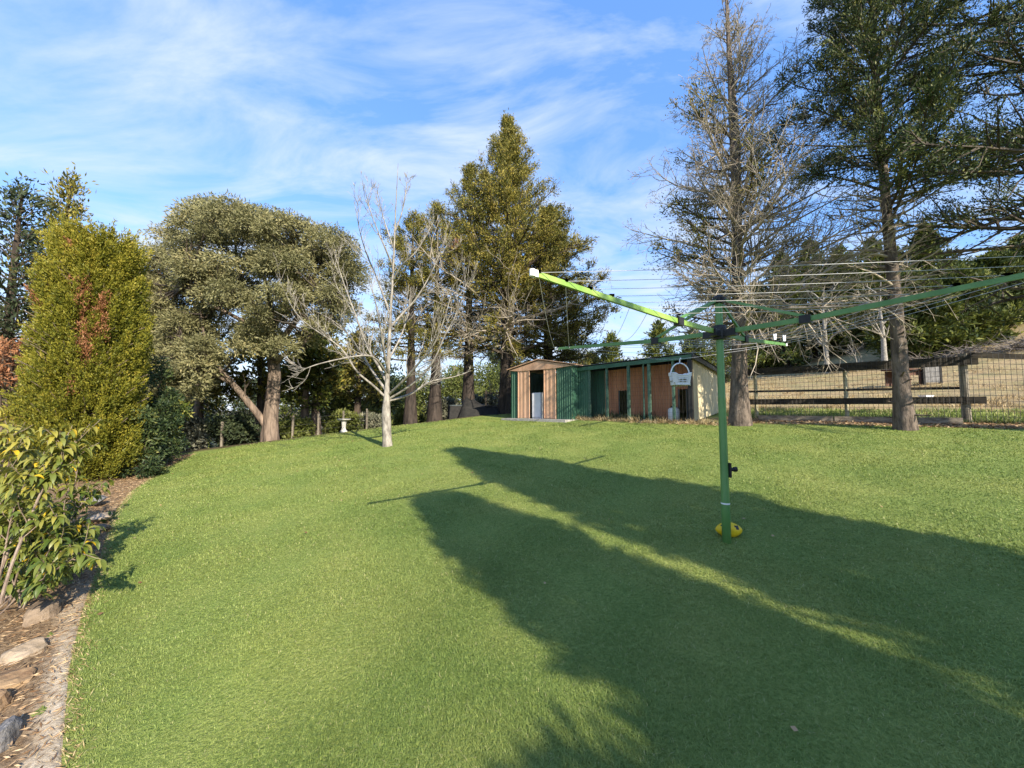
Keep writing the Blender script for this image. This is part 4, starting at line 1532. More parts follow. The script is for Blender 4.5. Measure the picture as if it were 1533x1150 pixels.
# ------------------------------------------------------------------ rotary clothes line
def clothesline():
    base = G(1088, 812)
    Y0 = base[1]
    hub = base + np.array([.0, 0, 1.78])
    T = thing('rotary_clothesline', 'green rotary clothes line with four arms and white cords standing on the lawn', 'clothesline', base)
    m = MB()
    m.lathe(base, [(0, -.1), (.0345, -.1), (.0345, .315), (.034, .318)], 20)
    m.build('lower_mast', M['line_green'], T, smooth=True)
    m = MB()
    m.lathe(base, [(.0352, .316), (.0352, .328)], 20)
    m.build('ring', M['white_plastic'], T, smooth=True)
    m = MB()
    m.lathe(base, [(.034, .326), (.0325, .335), (.0305, 1.2), (.0305, 1.21), (.0295, 1.215), (.0295, 2.05)], 20)
    m.build('upper_mast', M['line_green'], T, smooth=True)
    m = MB()
    m.lathe(base + [0, 0, 2.03], [(.036, 0), (.04, .02), (.04, .055), (.03, .07), (0, .072)], 18)
    m.box(base + [0, 0, 2.055], (.12, .035, .05), .6)
    m.box(base + [0, 0, 2.053], (.035, .12, .05), .6)
    m.build('top_cap', M['black_plastic'], T)
    m = MB()
    m.lathe(hub + [0, 0, -.07], [(.031, 0), (.052, .004), (.056, .03), (.056, .10), (.05, .125), (.031, .13)], 20)
    az = [math.radians(v) for v in (-143.2, 130, 40.5, -49.5)]
    for q in az:
        d = np.array([math.cos(q), math.sin(q), 0])
        m.beam(hub + d * .03 + [0, 0, -.02], hub + d * .13 + [0, 0, -.015], .06, .06)
    m.build('hub', M['black_plastic'], T)
    m = MB()
    cz = base + [0, 0, .60]
    m.box(cz + [.035, -.01, 0], (.018, .05, .12))
    m.tube([cz + [.03, 0, 0], cz + [.085, -.008, .005]], .014, 10)
    m.tube([cz + [.075, -.008, .005], cz + [.10, -.01, .006]], .021, 12)
    m.build('crank', M['black_plastic'], T, smooth=False)
    Ls = (2.1, 1.93, 1.93, 1.95)
    rise = (.07, .085, .10, .10)
    arms = []
    for q, L, rs, mat in zip(az, Ls, rise, ('line_green_lit', 'line_green', 'line_green', 'line_green')):
        d = np.array([math.cos(q), math.sin(q), 0])
        j = hub + d * L * .31 + [0, 0, rs * .04]
        e = hub + d * L + [0, 0, rs]
        arms.append((hub, j, e, d, L))
        am = MB()
        am.beam(hub + d * .07 + [0, 0, -.004], j, .022, .038, w2=.022, h2=.038)
        am.beam(j + [0, 0, .0], e, .0215, .0375, w2=.018, h2=.030)
        A_ = am.build('arm', M['line_green_lit'] if mat == 'line_green_lit' else M['line_green'], T, **({'label': 'arm coloured bright lime as if sunlit'} if mat == 'line_green_lit' else {}))
        cp = MB()
        cp.beam(e - d * .025, e + d * .018, .024, .038)
        cp.tube([e + d * .012 + [0, 0, -.018], e + d * .012 + [0, 0, .02]], .016, 10)
        cp.build('end_cap', M['white_plastic'], A_)
        cl = MB()
        cl.beam(j - d * .035, j + d * .035, .046, .062)
        cl.build('collar', M['black_plastic'], A_)
        st = MB()
        st.beam(base + [0, 0, 2.05] + d * .045, j + [0, 0, .02] + d * .01, .018, .022)
        st.build('strut', M['line_green'], T)
    for ring in range(7):
        u = .40 + .6 * ring / 6
        cm = MB()
        for i in range(4):
            (h0, j0, e0, d0, L0), (h1, j1, e1, d1, L1) = arms[i], arms[(i + 1) % 4]
            p = h0 + (e0 - h0) * u * .985 + [0, 0, .012]
            q = h1 + (e1 - h1) * u * .985 + [0, 0, .012]
            sag = (.16, .12, .03, .012)[i] * u if ring in (6, 5) else (.10, .06, .035, .014)[i] * u
            tt = np.linspace(0, 1, 12)
            path = p + (q - p) * tt[:, None]
            path[:, 2] -= sag * 4 * tt * (1 - tt)
            if i == 1 and ring == 6:
                path[:, 2] -= .05 * np.exp(-((tt - .5) / .2) ** 2)
                globals()['OUTER_BC'] = path.copy()
            cm.tube(path, .0017, 5, caps=False)
            if ring >= 3:
                for w in (p, q):
                    cm.box(w + [0, 0, .004], (.03, .03, .014), 0)
        cm.build('cord', M['cord'], T)
    return T


clothesline()


def peg_basket():
    path = OUTER_BC
    # the point of the far cord in image column 1009
    k = int(np.argmin(np.abs(path[:, 0] / path[:, 1] - (1009 - 766.5) / F)))
    s = path[k].copy()
    Y = s[1]
    top = at(1009, 577, Y)[2]
    bot = at(1009, 575, Y)[2]
    zb = at(1009, 576.5, Y)[2]
    hw = 13.8 / F * Y
    T = thing('peg_basket', 'white plastic peg basket with an arched handle hanging from the clothes line', 'basket', s)
    x, y = s[0], s[1]
    zr = at(1009, 559, Y)[2]         # rim
    zbase = at(1009, 576, Y)[2]
    za = at(1009, 544, Y)[2]         # top of the arch
    hd = .085
    rng = np.random.default_rng(1)
    m = MB()
    ns, nv = 64, 8
    an = np.arange(ns) / ns * 2 * math.pi

    def ringpt(a, f):
        # rounded rectangle plan, wider at the rim
        cx, sx = np.cos(a), np.sin(a)
        e = .35
        px = np.sign(cx) * np.abs(cx) ** e * hw * (.84 + .16 * f)
        py = np.sign(sx) * np.abs(sx) ** e * hd * (.82 + .18 * f)
        return px, py
    # lattice of ribs
    dip = lambda a: 1 - .20 * np.exp(-(np.cos(a) / .35) ** 2)
    for a in an:
        f = np.linspace(0, 1, 5)
        px, py = ringpt(a, f)
        m.tube(np.column_stack([x + px, y + py, zbase + (zr - zbase) * f * dip(a)]), .0035, 4, caps=False)
    for f0 in (0, .2, .4, .6, .8, 1.0):
        aa = np.append(an, an[0])
        px, py = ringpt(aa, f0)
        m.tube(np.column_stack([x + px, y + py, zbase + (zr - zbase) * f0 * dip(aa)]), .0075 if f0 in (0, 1.0) else .004, 5, caps=False)
    # solid band near the rim and solid floor, solid end walls
    for lo, hi in ((.72, 1.0), (.0, .16)):
        aa = np.append(an, an[0])
        p0, p1 = ringpt(aa, lo), ringpt(aa, hi)
        v = np.concatenate([np.column_stack([x + p0[0], y + p0[1], zbase + (zr - zbase) * lo * dip(aa)]), np.column_stack([x + p1[0], y + p1[1], zbase + (zr - zbase) * hi * dip(aa)])])
        n = len(aa)
        i = np.arange(n - 1)
        m.add(v, np.stack([i, i + 1, n + i + 1, n + i], -1))
    px, py = ringpt(an, 0)
    v = np.column_stack([x + px, y + py, np.full(ns, zbase)])
    m.add(np.vstack([v, [[x, y, zbase]]]), [[(i + 1) % ns, i, ns] for i in range(ns)])
    # ear lugs
    for sx in (-1, 1):
        m.box((x + sx * (hw + .006), y, zr - .012), (.024, .05, .04))
    m.build('tub', M['white_plastic'], T)
    m = MB()
    t = np.linspace(0, math.pi, 20)
    m.tube(np.column_stack([x + np.cos(t) * hw, np.full(20, y), zr - .01 + np.sin(t) * (za - zr + .01)]), .008, 8)
    m.build('handle', M['white_plastic'], T, smooth=True)
    m = MB()
    hook = [(x, y, za), (x, y, s[2] - .02), (x + .01, y + .008, s[2] + .008), (x + .015, y, s[2] + .014), (x + .01, y - .012, s[2] - .004)]
    m.tube(smooth_path(hook, 12), .006, 6)
    m.build('hook', M['white_plastic'], T)
    m = MB()
    for i in range(46):
        c = np.array([x + rng.uniform(-.8, .8) * hw, y + rng.uniform(-.6, .6) * hd, zbase + rng.uniform(.012, .6) * (zr - zbase) * .8])
        d = rng.normal(0, 1, 3)
        d = unit(d) * .032
        m.beam(c - d, c + d, .012, .012, up=(.3, .5, 1))
    m.build('pegs', M['post_pale'], T)


peg_basket()

# loose pegs left on the cords
base_cl = G(1088, 812)
for i, (px, py, Y, lab) in enumerate(((1160, 505, 4.35, 'white peg on the far right arm near its middle'), (1174, 507, 4.55, 'white peg at the tip of the far right arm'))):
    c = at(px, py, Y)
    m = MB()
    m.beam(c + [-.006, 0, -.03], c + [-.012, 0, .04], .012, .012, up=(0, 1, 0))
    m.beam(c + [.006, 0, -.03], c + [.012, 0, .04], .012, .012, up=(0, 1, 0))
    m.build('clothes_peg', M['white_plastic'], origin=c, label=lab, category='peg', group='pegs left on the clothes line')


def football():
    c = at(1091.5, 803, 3.42)
    c[2] = float(ground(c[0], c[1])) + .052
    T = thing('football', 'yellow oval football with dark marks lying behind the clothes line mast', 'ball', c - np.array([0, 0, .05]))
    m = MB()
    nx = 25
    u = np.linspace(-1, 1, nx)
    r = .064 * (1 - np.abs(u) ** 2.1) ** .72
    an = np.arange(20) / 20 * 2 * math.pi
    V = np.stack([np.broadcast_to(u[:, None] * .112, (nx, 20)), r[:, None] * np.cos(an), r[:, None] * np.sin(an)], -1).reshape(-1, 3)
    ca, sa = math.cos(-.12), math.sin(-.12)
    V = V @ np.array([[ca, -sa, 0], [sa, ca, 0], [0, 0, 1]]).T
    i = np.arange(nx - 1)[:, None] * 20
    j = np.arange(20)[None, :]
    k = (j + 1) % 20
    f = np.stack([i + j, i + k, i + 20 + k, i + 20 + j], -1).reshape(-1, 4)
    mat = np.zeros(len(f), np.int32)
    cen = V[f].mean(1)
    for mx in (-.055, .045):
        mat[(np.abs(cen[:, 0] - mx) < .018) & (cen[:, 1] < 0) & (np.abs(cen[:, 2] - .03) < .016)] = 1
    m.add(V + c, f, .5)
    m.m = [mat]
    m.build('ball', [M['ball_yellow'], M['black_plastic']], T, smooth=True)


football()


# ------------------------------------------------------------------ yard fence on the right
def fence():
    A0, B0 = gp(*FA), gp(*FB)
    C0 = gp(*FC)
    T = thing('yard_fence', 'timber and wire mesh fence between the lawn and the dry paddock', 'fence', B0)
    zt = lambda p, px, py: at(px, py, p[1])[2]
    # main post
    m = MB()
    hp = at(1448, 530, B0[1])[2]
    m.tube([B0 + [0, 0, -.1], B0 + [0, 0, .6], [B0[0], B0[1], hp]], [.075, .07, .068], 12, rough=.06, rng=np.random.default_rng(1))
    m.build('post', M['post_wood'], T, smooth=False)
    m = MB()
    p = B0 + np.array([.16, .10, 0])
    m.box((p[0], p[1], (p[2] + hp) / 2 - .02), (.07, .05, hp - p[2]), .3)
    m.build('post', M['post_pale'], T, label='pale split post behind the round one')
    for px, top, bot in ((1131, 560, 601), (1267, 550, 602)):
        # pale slim posts behind the rails
        r = (px - 766.5) / F
        s = (r * FA[1] - FA[0]) / ((FB - FA)[0] - r * (FB - FA)[1])
        q = FA + (FB - FA) * s + fn * .12
        g = gp(*q)
        m = MB()
        z1 = at(px, top - 6, q[1])[2]
        m.box((g[0], g[1], (g[2] + z1) / 2), (.075, .05, z1 - g[2]), .3)
        m.build('post', M['post_pale'], T)
    # rails: upper and lower
    def along(px):
        r = (px - 766.5) / F
        s = (r * FA[1] - FA[0]) / ((FB - FA)[0] - r * (FB - FA)[1])
        return FA + (FB - FA) * s
    def rail(px0, py0, px1, py1, w, h, off):
        p, q = along(px0) - fn * off, along(px1) - fn * off
        P_, Q_ = np.array([*p, at(px0, py0, p[1])[2]]), np.array([*q, at(px1, py1, q[1])[2]])
        m = MB()
        n = 8
        rng = np.random.default_rng(int(px0 + py0))
        for i in range(n):
            a, b = P_ + (Q_ - P_) * i / n, P_ + (Q_ - P_) * (i + 1) / n
            m.beam(a, b, w, h)
        m.build('rail', M['rail_dark'], T)
    rail(1100, 559, 1466, 539, .05, .19, .09)
    rail(1100, 602, 1474, 599, .05, .15, .09)
    rail(1118, 586.5, 1440, 581, .035, .055, -.1)
    p = np.array([*FB, at(1452, 531, FB[1])[2]]) + [.05, 0, 0]
    q = np.array([*FC, at(1600, 540, FC[1])[2]])
    m = MB()
    m.beam(p, q, .05, .10)
    m.build('rail', M['rail_dark'], T)
    # mesh
    def mesh(p, q, off, zt0, zt1, step, rad):
        m = MB()
        L = np.linalg.norm(q - p)
        n = int(L / step)
        nr = fn if off is None else off
        for i in range(n + 1):
            xy = p + (q - p) * i / n - nr * .13
            g = float(ground(*xy))
            m.tube([(xy[0], xy[1], g), (xy[0], xy[1], lerp(zt0, zt1, i / n))], rad, 3, caps=False)
        rows = 13
        for k_ in range(rows + 1):
            pp = []
            for i in range(0, n + 1, max(1, n // 12)):
                xy = p + (q - p) * i / n - nr * .13
                g = float(ground(*xy)) + .02
                pp.append((xy[0], xy[1], g + (lerp(zt0, zt1, i / n) - g) * k_ / rows))
            m.tube(pp, rad, 3, caps=False)
        return m
    m = mesh(FA - fd * .3, FB, None, at(1112, 556, FA[1])[2], hp - .03, .085, .0038)
    m.build('wire_mesh', M['dark_wire'], T)
    n2 = np.array([-(FC - FB)[1], (FC - FB)[0]])
    n2 = n2 / np.linalg.norm(n2)
    if n2 @ fn < 0:
        n2 = -n2
    m = mesh(FB, FC, n2, hp + .02, at(1600, 536, FC[1])[2], .075, .0038)
    # extra diagonal weave near the top
    m.build('wire_mesh', M['dark_wire'], T)
    # timber edging sleepers at the foot
    for i, (a, b) in enumerate(((1136, 1245), (1247, 1338), (1368, 1432))):
        p, q = along(a) - fn * .32, along(b) - fn * .32
        P_, Q_ = gp(*p, dz=.05), gp(*q, dz=.05)
        m = MB()
        m.beam(P_, Q_, .10, .17)
        lab = ('long weathered sleeper at the fence foot between the two trunks, left length', 'weathered sleeper at the fence foot meeting the second trunk', 'short weathered sleeper right of the leaning trunk, by the round post')[i]
        m.build('sleeper', M['sleeper'], origin=(P_ + Q_) / 2, label=lab, category='sleeper', group='timber edging at the fence foot')
    # dark weeds between sleepers and fence; green grass beyond
    rng = np.random.default_rng(8)
    n = 9000
    t = rng.uniform(-.05, 1.5, n)
    w = rng.uniform(.1, 2.2, n)
    xy = FA + (FB - FA) * t[:, None] + fn * w[:, None]
    m = MB()
    D3 = np.column_stack([rng.normal(0, .5, n), rng.normal(0, .5, n), np.ones(n)])
    m.leaves(np.column_stack([xy, ground(xy[:, 0], xy[:, 1]) - .01]), D3, .15, .02, rng, .2)
    m.build('long_grass', M['grass'], kind='stuff', label='longer green grass growing along the fence foot')
    n = 2200
    t = rng.uniform(.0, 1.5, n)
    w = rng.uniform(-.22, .06, n)
    xy = FA + (FB - FA) * t[:, None] + fn * w[:, None]
    m = MB()
    m.leaves(np.column_stack([xy, ground(xy[:, 0], xy[:, 1]) - .01]), np.column_stack([rng.normal(0, .6, n), rng.normal(0, .6, n), np.ones(n)]), .10, .016, rng, .3)
    m.build('dark_weeds', M['conifer_dark'], kind='stuff', label='dark low weeds between the sleepers and the wire')


fence()

def tussocks():
    rng = np.random.default_rng(77)
    m = MB()
    n = 5000
    d = 9 + 30 * rng.random(n) ** 1.3
    a = rng.uniform(.42, 1.05, n)
    x, y = d * np.sin(a), d * np.cos(a)
    ok = (fence_dist(x, y) > 1.2) & (wav(x, y, .9, 2) + .7 * wav(x, y, 2.3, 5) > .12)
    x, y = x[ok], y[ok]
    k = 9
    X = np.repeat(x, k) + rng.normal(0, .10, len(x) * k)
    Y = np.repeat(y, k) + rng.normal(0, .10, len(x) * k)
    D = np.column_stack([rng.normal(0, .6, len(X)), rng.normal(0, .6, len(X)), np.full(len(X), .9)])
    t = np.repeat(rng.beta(1.6, 2, len(x)), k)
    m.leaves(np.column_stack([X, Y, ground(X, Y)]), D, .15, .018, rng, .2, t)
    m.build('dry_tussocks', M['straw'], kind='stuff', label='dry grass tussocks over the paddock')


tussocks()

# paddock things -------------------------------------------------
# small shelter and pale screen behind the leaning trunk
Yp = 16.5
c = col_xy(1362, Yp)
t = thing('animal_shelter', 'small reddish brown timber shelter in the paddock beside the second trunk', 'shelter', c)
z1 = at(1362, 553, Yp)[2]
m = MB()
m.box((c[0], c[1] + .25, z1), (1.15, .8, .06), .1)
m.build('roof', M['brown_wood'], t)
for dx in (-.5, 0.02, .5):
    m = MB()
    m.box((c[0] + dx, c[1], (c[2] + z1) / 2 + .0), (.07, .07, z1 - c[2]), .1)
    m.build('post', M['brown_wood'], t)
m = MB()
for hh in (.75, .9):
    m.box((c[0], c[1] + .02, c[2] + (z1 - c[2]) * hh), (1.05, .03, .12), .1)
m.box((c[0], c[1] + .55, (c[2] + z1) / 2), (1.05, .03, z1 - c[2] - .1), .1)
m.build('boards', M['brown_wood'], t)
c = col_xy(1397, Yp - .1)
t = thing('pale_screen', 'pale grey sheet hung between two dark stakes right of the brown shelter', 'screen', c)
za, zb = at(1391, 549, Yp)[2], at(1391, 573, Yp)[2]
m = MB()
for dx in (-.36, .36):
    m.box((c[0] + dx, c[1], (c[2] + za) / 2), (.09, .09, za - c[2]))
m.build('stakes', M['compost_black'], t)
m = MB()
u = np.linspace(-.31, .31, 9)
for i in range(8):
    m.add([(c[0] + u[i], c[1] - .03 + .02 * (i % 2), zb), (c[0] + u[i + 1], c[1] - .03 + .02 * ((i + 1) % 2), zb), (c[0] + u[i + 1], c[1] - .03 + .02 * ((i + 1) % 2), za), (c[0] + u[i], c[1] - .03 + .02 * (i % 2), za)], [[0, 1, 2, 3]])
m.build('sheet', M['grey_cloth'], t)
c = col_xy(1386, 12.6)
t = thing('feed_trough', 'small white trough on the dry grass behind the lower fence rail', 'trough', c)
m = MB()
zt_ = at(1386, 590, c[1])[2]
hgt = .15
m.box((c[0], c[1], c[2] + hgt / 2), (.26, .2, hgt), .1, taper=1.08)
m.build('tub', M['white_plastic'], t)
m = MB()
m.box((c[0], c[1], c[2] + hgt + .01), (.3, .24, .02), .1)
m.build('rim', M['white_plastic'], t)


# bare white trees in the paddock and grey brush heap
def small_bare(name, label, base, H, seed, r, group, spread=.4):
    rng = np.random.default_rng(seed)
    T = thing(name, label, 'tree', base, group)
    tr, br = MB(), MB()
    path = smooth_path([base, base + [.05, 0, H * .35], base + [-.05, .05, H * .7], base + [.1, 0, H]], 12)
    trunk_tube(tr, path, r, r * .12, rng, .2, 9)
    for i in range(9):
        p, d = point_on(path, rng.uniform(.25, .85))
        a = rng.uniform(0, 6.28)
        c_ = curve(p, (math.cos(a), math.sin(a), rng.uniform(.5, 1.3)), H * spread * rng.uniform(.6, 1.1), 6, rng, .14, .08)
        tr.tube(c_, np.linspace(r * .4, .008, 7), 5, caps=False)
        twigs(br, c_, r * .35, 0, rng, dict(n=(6, 4), len=(.4, .4), seg=(4, 3), ang=(25, 55), wob=.15, up=.06, rmin=.006, rf=.5, sides=(3, 3), t0=.2), [], H * spread)
    tr.build('trunk', M['bark_white'], T, smooth=True)
    br.build('twigs', M['bark_pale'], T)


for px, Y, py, lab in ((1240, 27, 430, 'white barked bare tree in the paddock left of the second trunk'), (1327, 24, 420, 'white barked bare tree in the paddock half hidden by the second trunk')):
    b0 = col_xy(px, Y)
    small_bare('bare_tree', lab, b0, top_h(b0, py), int(px), .16, 'bare trees in the paddock')
b0 = col_xy(1285, 25)
small_bare('bare_shrub', 'low grey bare shrub in the paddock between the two white barked trees', b0, top_h(b0, 520), 5, .04, None, .6)


def brush_pile(px, Y, w, h, label, seed):
    rng = np.random.default_rng(seed)
    c = col_xy(px, Y)
    m = MB()
    for i in range(260):
        u, v = np.clip(rng.normal(0, .42, 2), -.95, .95)
        x, y = c[0] + u * w, c[1] + v * w * .35
        z = float(ground(x, y)) + h * max(.08, 1 - u * u * .8) * rng.random()
        a = rng.uniform(0, 6.28)
        L = rng.uniform(.5, 1.5)
        m.tube(curve((x, y, z), (math.cos(a), math.sin(a), rng.normal(0, .25)), L, 3, rng, .2), np.linspace(.016, .005, 4), 3, caps=False)
    m.build('brush_pile', M['brush_grey'], origin=c, label=label, category='brush pile', group='grey brush piles in the paddock')


brush_pile(1452, 22, 1.5, .55, 'long heap of grey cut branches behind the fence post', 1)
brush_pile(1375, 23, 1.3, .45, 'smaller heap of grey branches just right of the second trunk', 2)
brush_pile(1535, 21, 1.4, .60, 'heap of grey branches at the right picture edge above the fence', 3)

# pines on the hill
labs = ['dark pine at the left end of the hill row behind the twin leader tree', 'dense pine on the hill, second from the left', 'low spreading pine on the hill behind the left white tree', 'bushy pine on the hill between the two white trees',
        'dark pine on the hill behind the second trunk', 'tall dark pine right of the second trunk', 'broad sunlit pine with bright green low boughs', 'pine on the hill behind the wire panel, sloping top',
        'pine on the hill near the right picture edge', 'tall pine at the right picture edge', 'pine just outside the right edge of the row', 'far pine behind the gap in the hill row', 'far pine behind the broad sunlit pine']
spec = [(1140, 38, 430, 3.8), (1178, 36, 385, 3.8), (1222, 38, 365, 4.0), (1268, 36, 375, 3.8), (1318, 37, 362, 3.9), (1402, 28, 342, 2.9), (1376, 25, 415, 2.8), (1450, 25, 408, 3.0), (1500, 28, 385, 3.2), (1548, 28, 360, 3.5), (1612, 29, 360, 3.6), (1428, 44, 400, 4.3), (1350, 45, 372, 4.3)]
for k, ((px, Y, py, R), lab) in enumerate(zip(spec, labs)):
    b0 = col_xy(px, Y)
    conifer('pine_tree', lab, b0, top_h(b0, py), R * 1.05, 160 + k, 'pine_lit', nb=110, z0=.02, leaf_L=.34, leaf_W=.11, per=16, trunk_r=.24, sub=9, group='pines on the paddock hill', spread=.16, shape=.72, up=(.0, .8))


# ------------------------------------------------------------------ big half dead conifers on the right
def twin_leader():
    base = G(1107, 636)
    H = at(1080, -30, base[1])[2] - base[2]
    pth = smooth_path([base, at(1107, 560, base[1]), at(1106, 470, base[1]), at(1104, 380, base[1]), at(1103, 280, base[1] + .1), at(1104, 200, base[1] + .2), at(1092, 90, base[1] + .2), at(1088, -20, base[1] + .1)], 24)

    def live(p, t, a, r):
        q = p / p[1]
        px = 766.5 + F * q[0]
        py = 611 - F * (p[2] - CAMZ) / p[1]
        for (cx, cy, rr) in ((1020, 115, 34), (975, 215, 26), (955, 290, 22), (1132, 78, 26), (1005, 330, 26), (1010, 360, 24), (1170, 215, 34), (1190, 260, 30), (960, 440, 25), (1140, 330, 20), (1050, 60, 14)):
            if (px - cx) ** 2 + (py - cy) ** 2 < rr * rr * 1.3:
                return True
        return r.random() < .045
    conifer('conifer_tree', 'tall half dead conifer with twin leaders and fawn bare twigs right of the coop', base, H, 3.8, 201, 'cypress_olive', bark='bark_grey', nb=142, z0=.20, leaf_L=.085, leaf_W=.028, per=26,
            trunk_r=.20, live_fn=live, dead_sub=(16, 7), sub=12, dry=2, path=pth, two=(.42, (-.10, -.1, -.2), .97), shape=.78, up=(.12, .8), snag=10, twig_r=.0048, droop=-.02, clump=1.2)


twin_leader()


def snag_tree():
    base = G(1355, 643)
    Yb = base[1]
    pth = smooth_path([base, at(1351, 600, Yb), at(1345, 500, Yb), at(1335, 400, Yb), at(1326, 300, Yb), at(1318, 200, Yb), at(1310, 100, Yb), at(1305, 0, Yb), at(1302, -110, Yb)], 24)
    H = pth[-1][2] - base[2]

    def live(p, t, a, r):
        py = 611 - F * (p[2] - CAMZ) / p[1]
        if py < 205:
            return r.random() < .92
        if py < 260:
            return r.random() < .4
        return False
    conifer('conifer_tree', 'tall conifer with a scarred bare trunk and dark top before the fence', base, H, 2.35, 203, 'conifer_dark', bark='bark_grey', nb=150, z0=.30, leaf_L=.080, leaf_W=.020, per=68,
            trunk_r=.145, live_fn=live, dead_sub=(6, 3), sub=10, path=pth, shape=.35, up=(.2, .75), snag=26, twig_r=.0045, tintbias=.05, short_dead=.62, spread=.07)


snag_tree()


def right_edge_tree():
    Y = 6.3
    base = col_xy(1690, Y)
    H = 11.5

    def live(p, t, a, r):
        return t > .33 or r.random() < .3
    conifer('conifer_tree', 'large dark conifer reaching in from the right picture edge', base, H, 3.6, 205, 'conifer_dark', bark='bark_grey', nb=112, z0=.20, leaf_L=.072, leaf_W=.018, per=58, trunk_r=.24,
            live_fn=live, dead_sub=(7, 4), dead_mat='bark_grey', sub=11, shape=.3, up=(.10, .6), spread=.075, tintbias=.02, twig_r=.004, short_dead=.8)


right_edge_tree()

# ------------------------------------------------------------------ conifers beside the viewpoint, their long shadows lie on the lawn
SH = math.radians(-33.5)
SU = np.array([math.sin(SH), math.cos(SH)])
SV = np.array([math.cos(SH), -math.sin(SH)])
SUN_EL = math.radians(29)


def column_conifer(name, label, v, u, tip_u, half, seed, point=.5):
    """narrow conifer at (u, v) along and across the sun; its shadow ends at tip_u"""
    xy = SU * u + SV * v
    base = gp(*xy)
    g = float(ground(*(SU * tip_u + SV * v)))
    H = g + (tip_u - u) * math.tan(SUN_EL) - base[2] - .17
    rng = np.random.default_rng(seed)
    T = thing(name, label, 'conifer', base, 'conifers casting the long lawn shadows')
    tr, fol = MB(), MB()
    path = smooth_path([base, base + [0, 0, H * .5], base + [0, 0, H * .95]], 6)
    trunk_tube(tr, path, .14, .03, rng)
    n = int(3200 * half / .5)
    q = rng.random(n) ** .85
    a = rng.uniform(0, 6.28, n)
    prof = np.interp(q, [0, .08, .3, .6, .8, .93, 1], [.8, .97, 1.0, .96, 1 - .25 * point, .72 - .45 * point, .32 - .25 * point])
    rad = half * prof * (1 + .07 * np.sin(q * 31 + a * 2) + .05 * np.sin(q * 13 + a)) * (1.05 - .75 * rng.random(n) ** 1.6)
    C = np.stack([base[0] + np.cos(a) * rad, base[1] + np.sin(a) * rad, base[2] + q * H * .97], -1)
    O = np.stack([np.cos(a) * .6, np.sin(a) * .6, np.ones(n)], -1)
    K = 9
    s = rng.random((n, K))
    P = C[:, None, :] + O[:, None, :] * (s * .2)[..., None] + rng.normal(0, .04, (n, K, 3))
    fol.leaves(P.reshape(-1, 3), np.broadcast_to(O[:, None, :], P.shape).reshape(-1, 3), .13, .055, rng, .5)
    tr.build('trunk', M['bark_brown'], T, smooth=True)
    fol.build('crown', M['cypress_olive'], T)


column_conifer('columnar_conifer', 'tall columnar conifer near the viewpoint casting the nearer broad shadow on the lawn', 1.97, -5.2, 4.95, .47, 301, .35)
column_conifer('columnar_conifer', 'tallest pointed conifer near the viewpoint casting the farther long shadow across the clothes line foot', 3.68, -5.6, 8.1, .815, 302, 1.0)
column_conifer('columnar_conifer', 'shorter rounded conifer near the viewpoint casting the small shadow at the bottom edge', 1.03, -5.0, 1.2, .22, 303, .2)


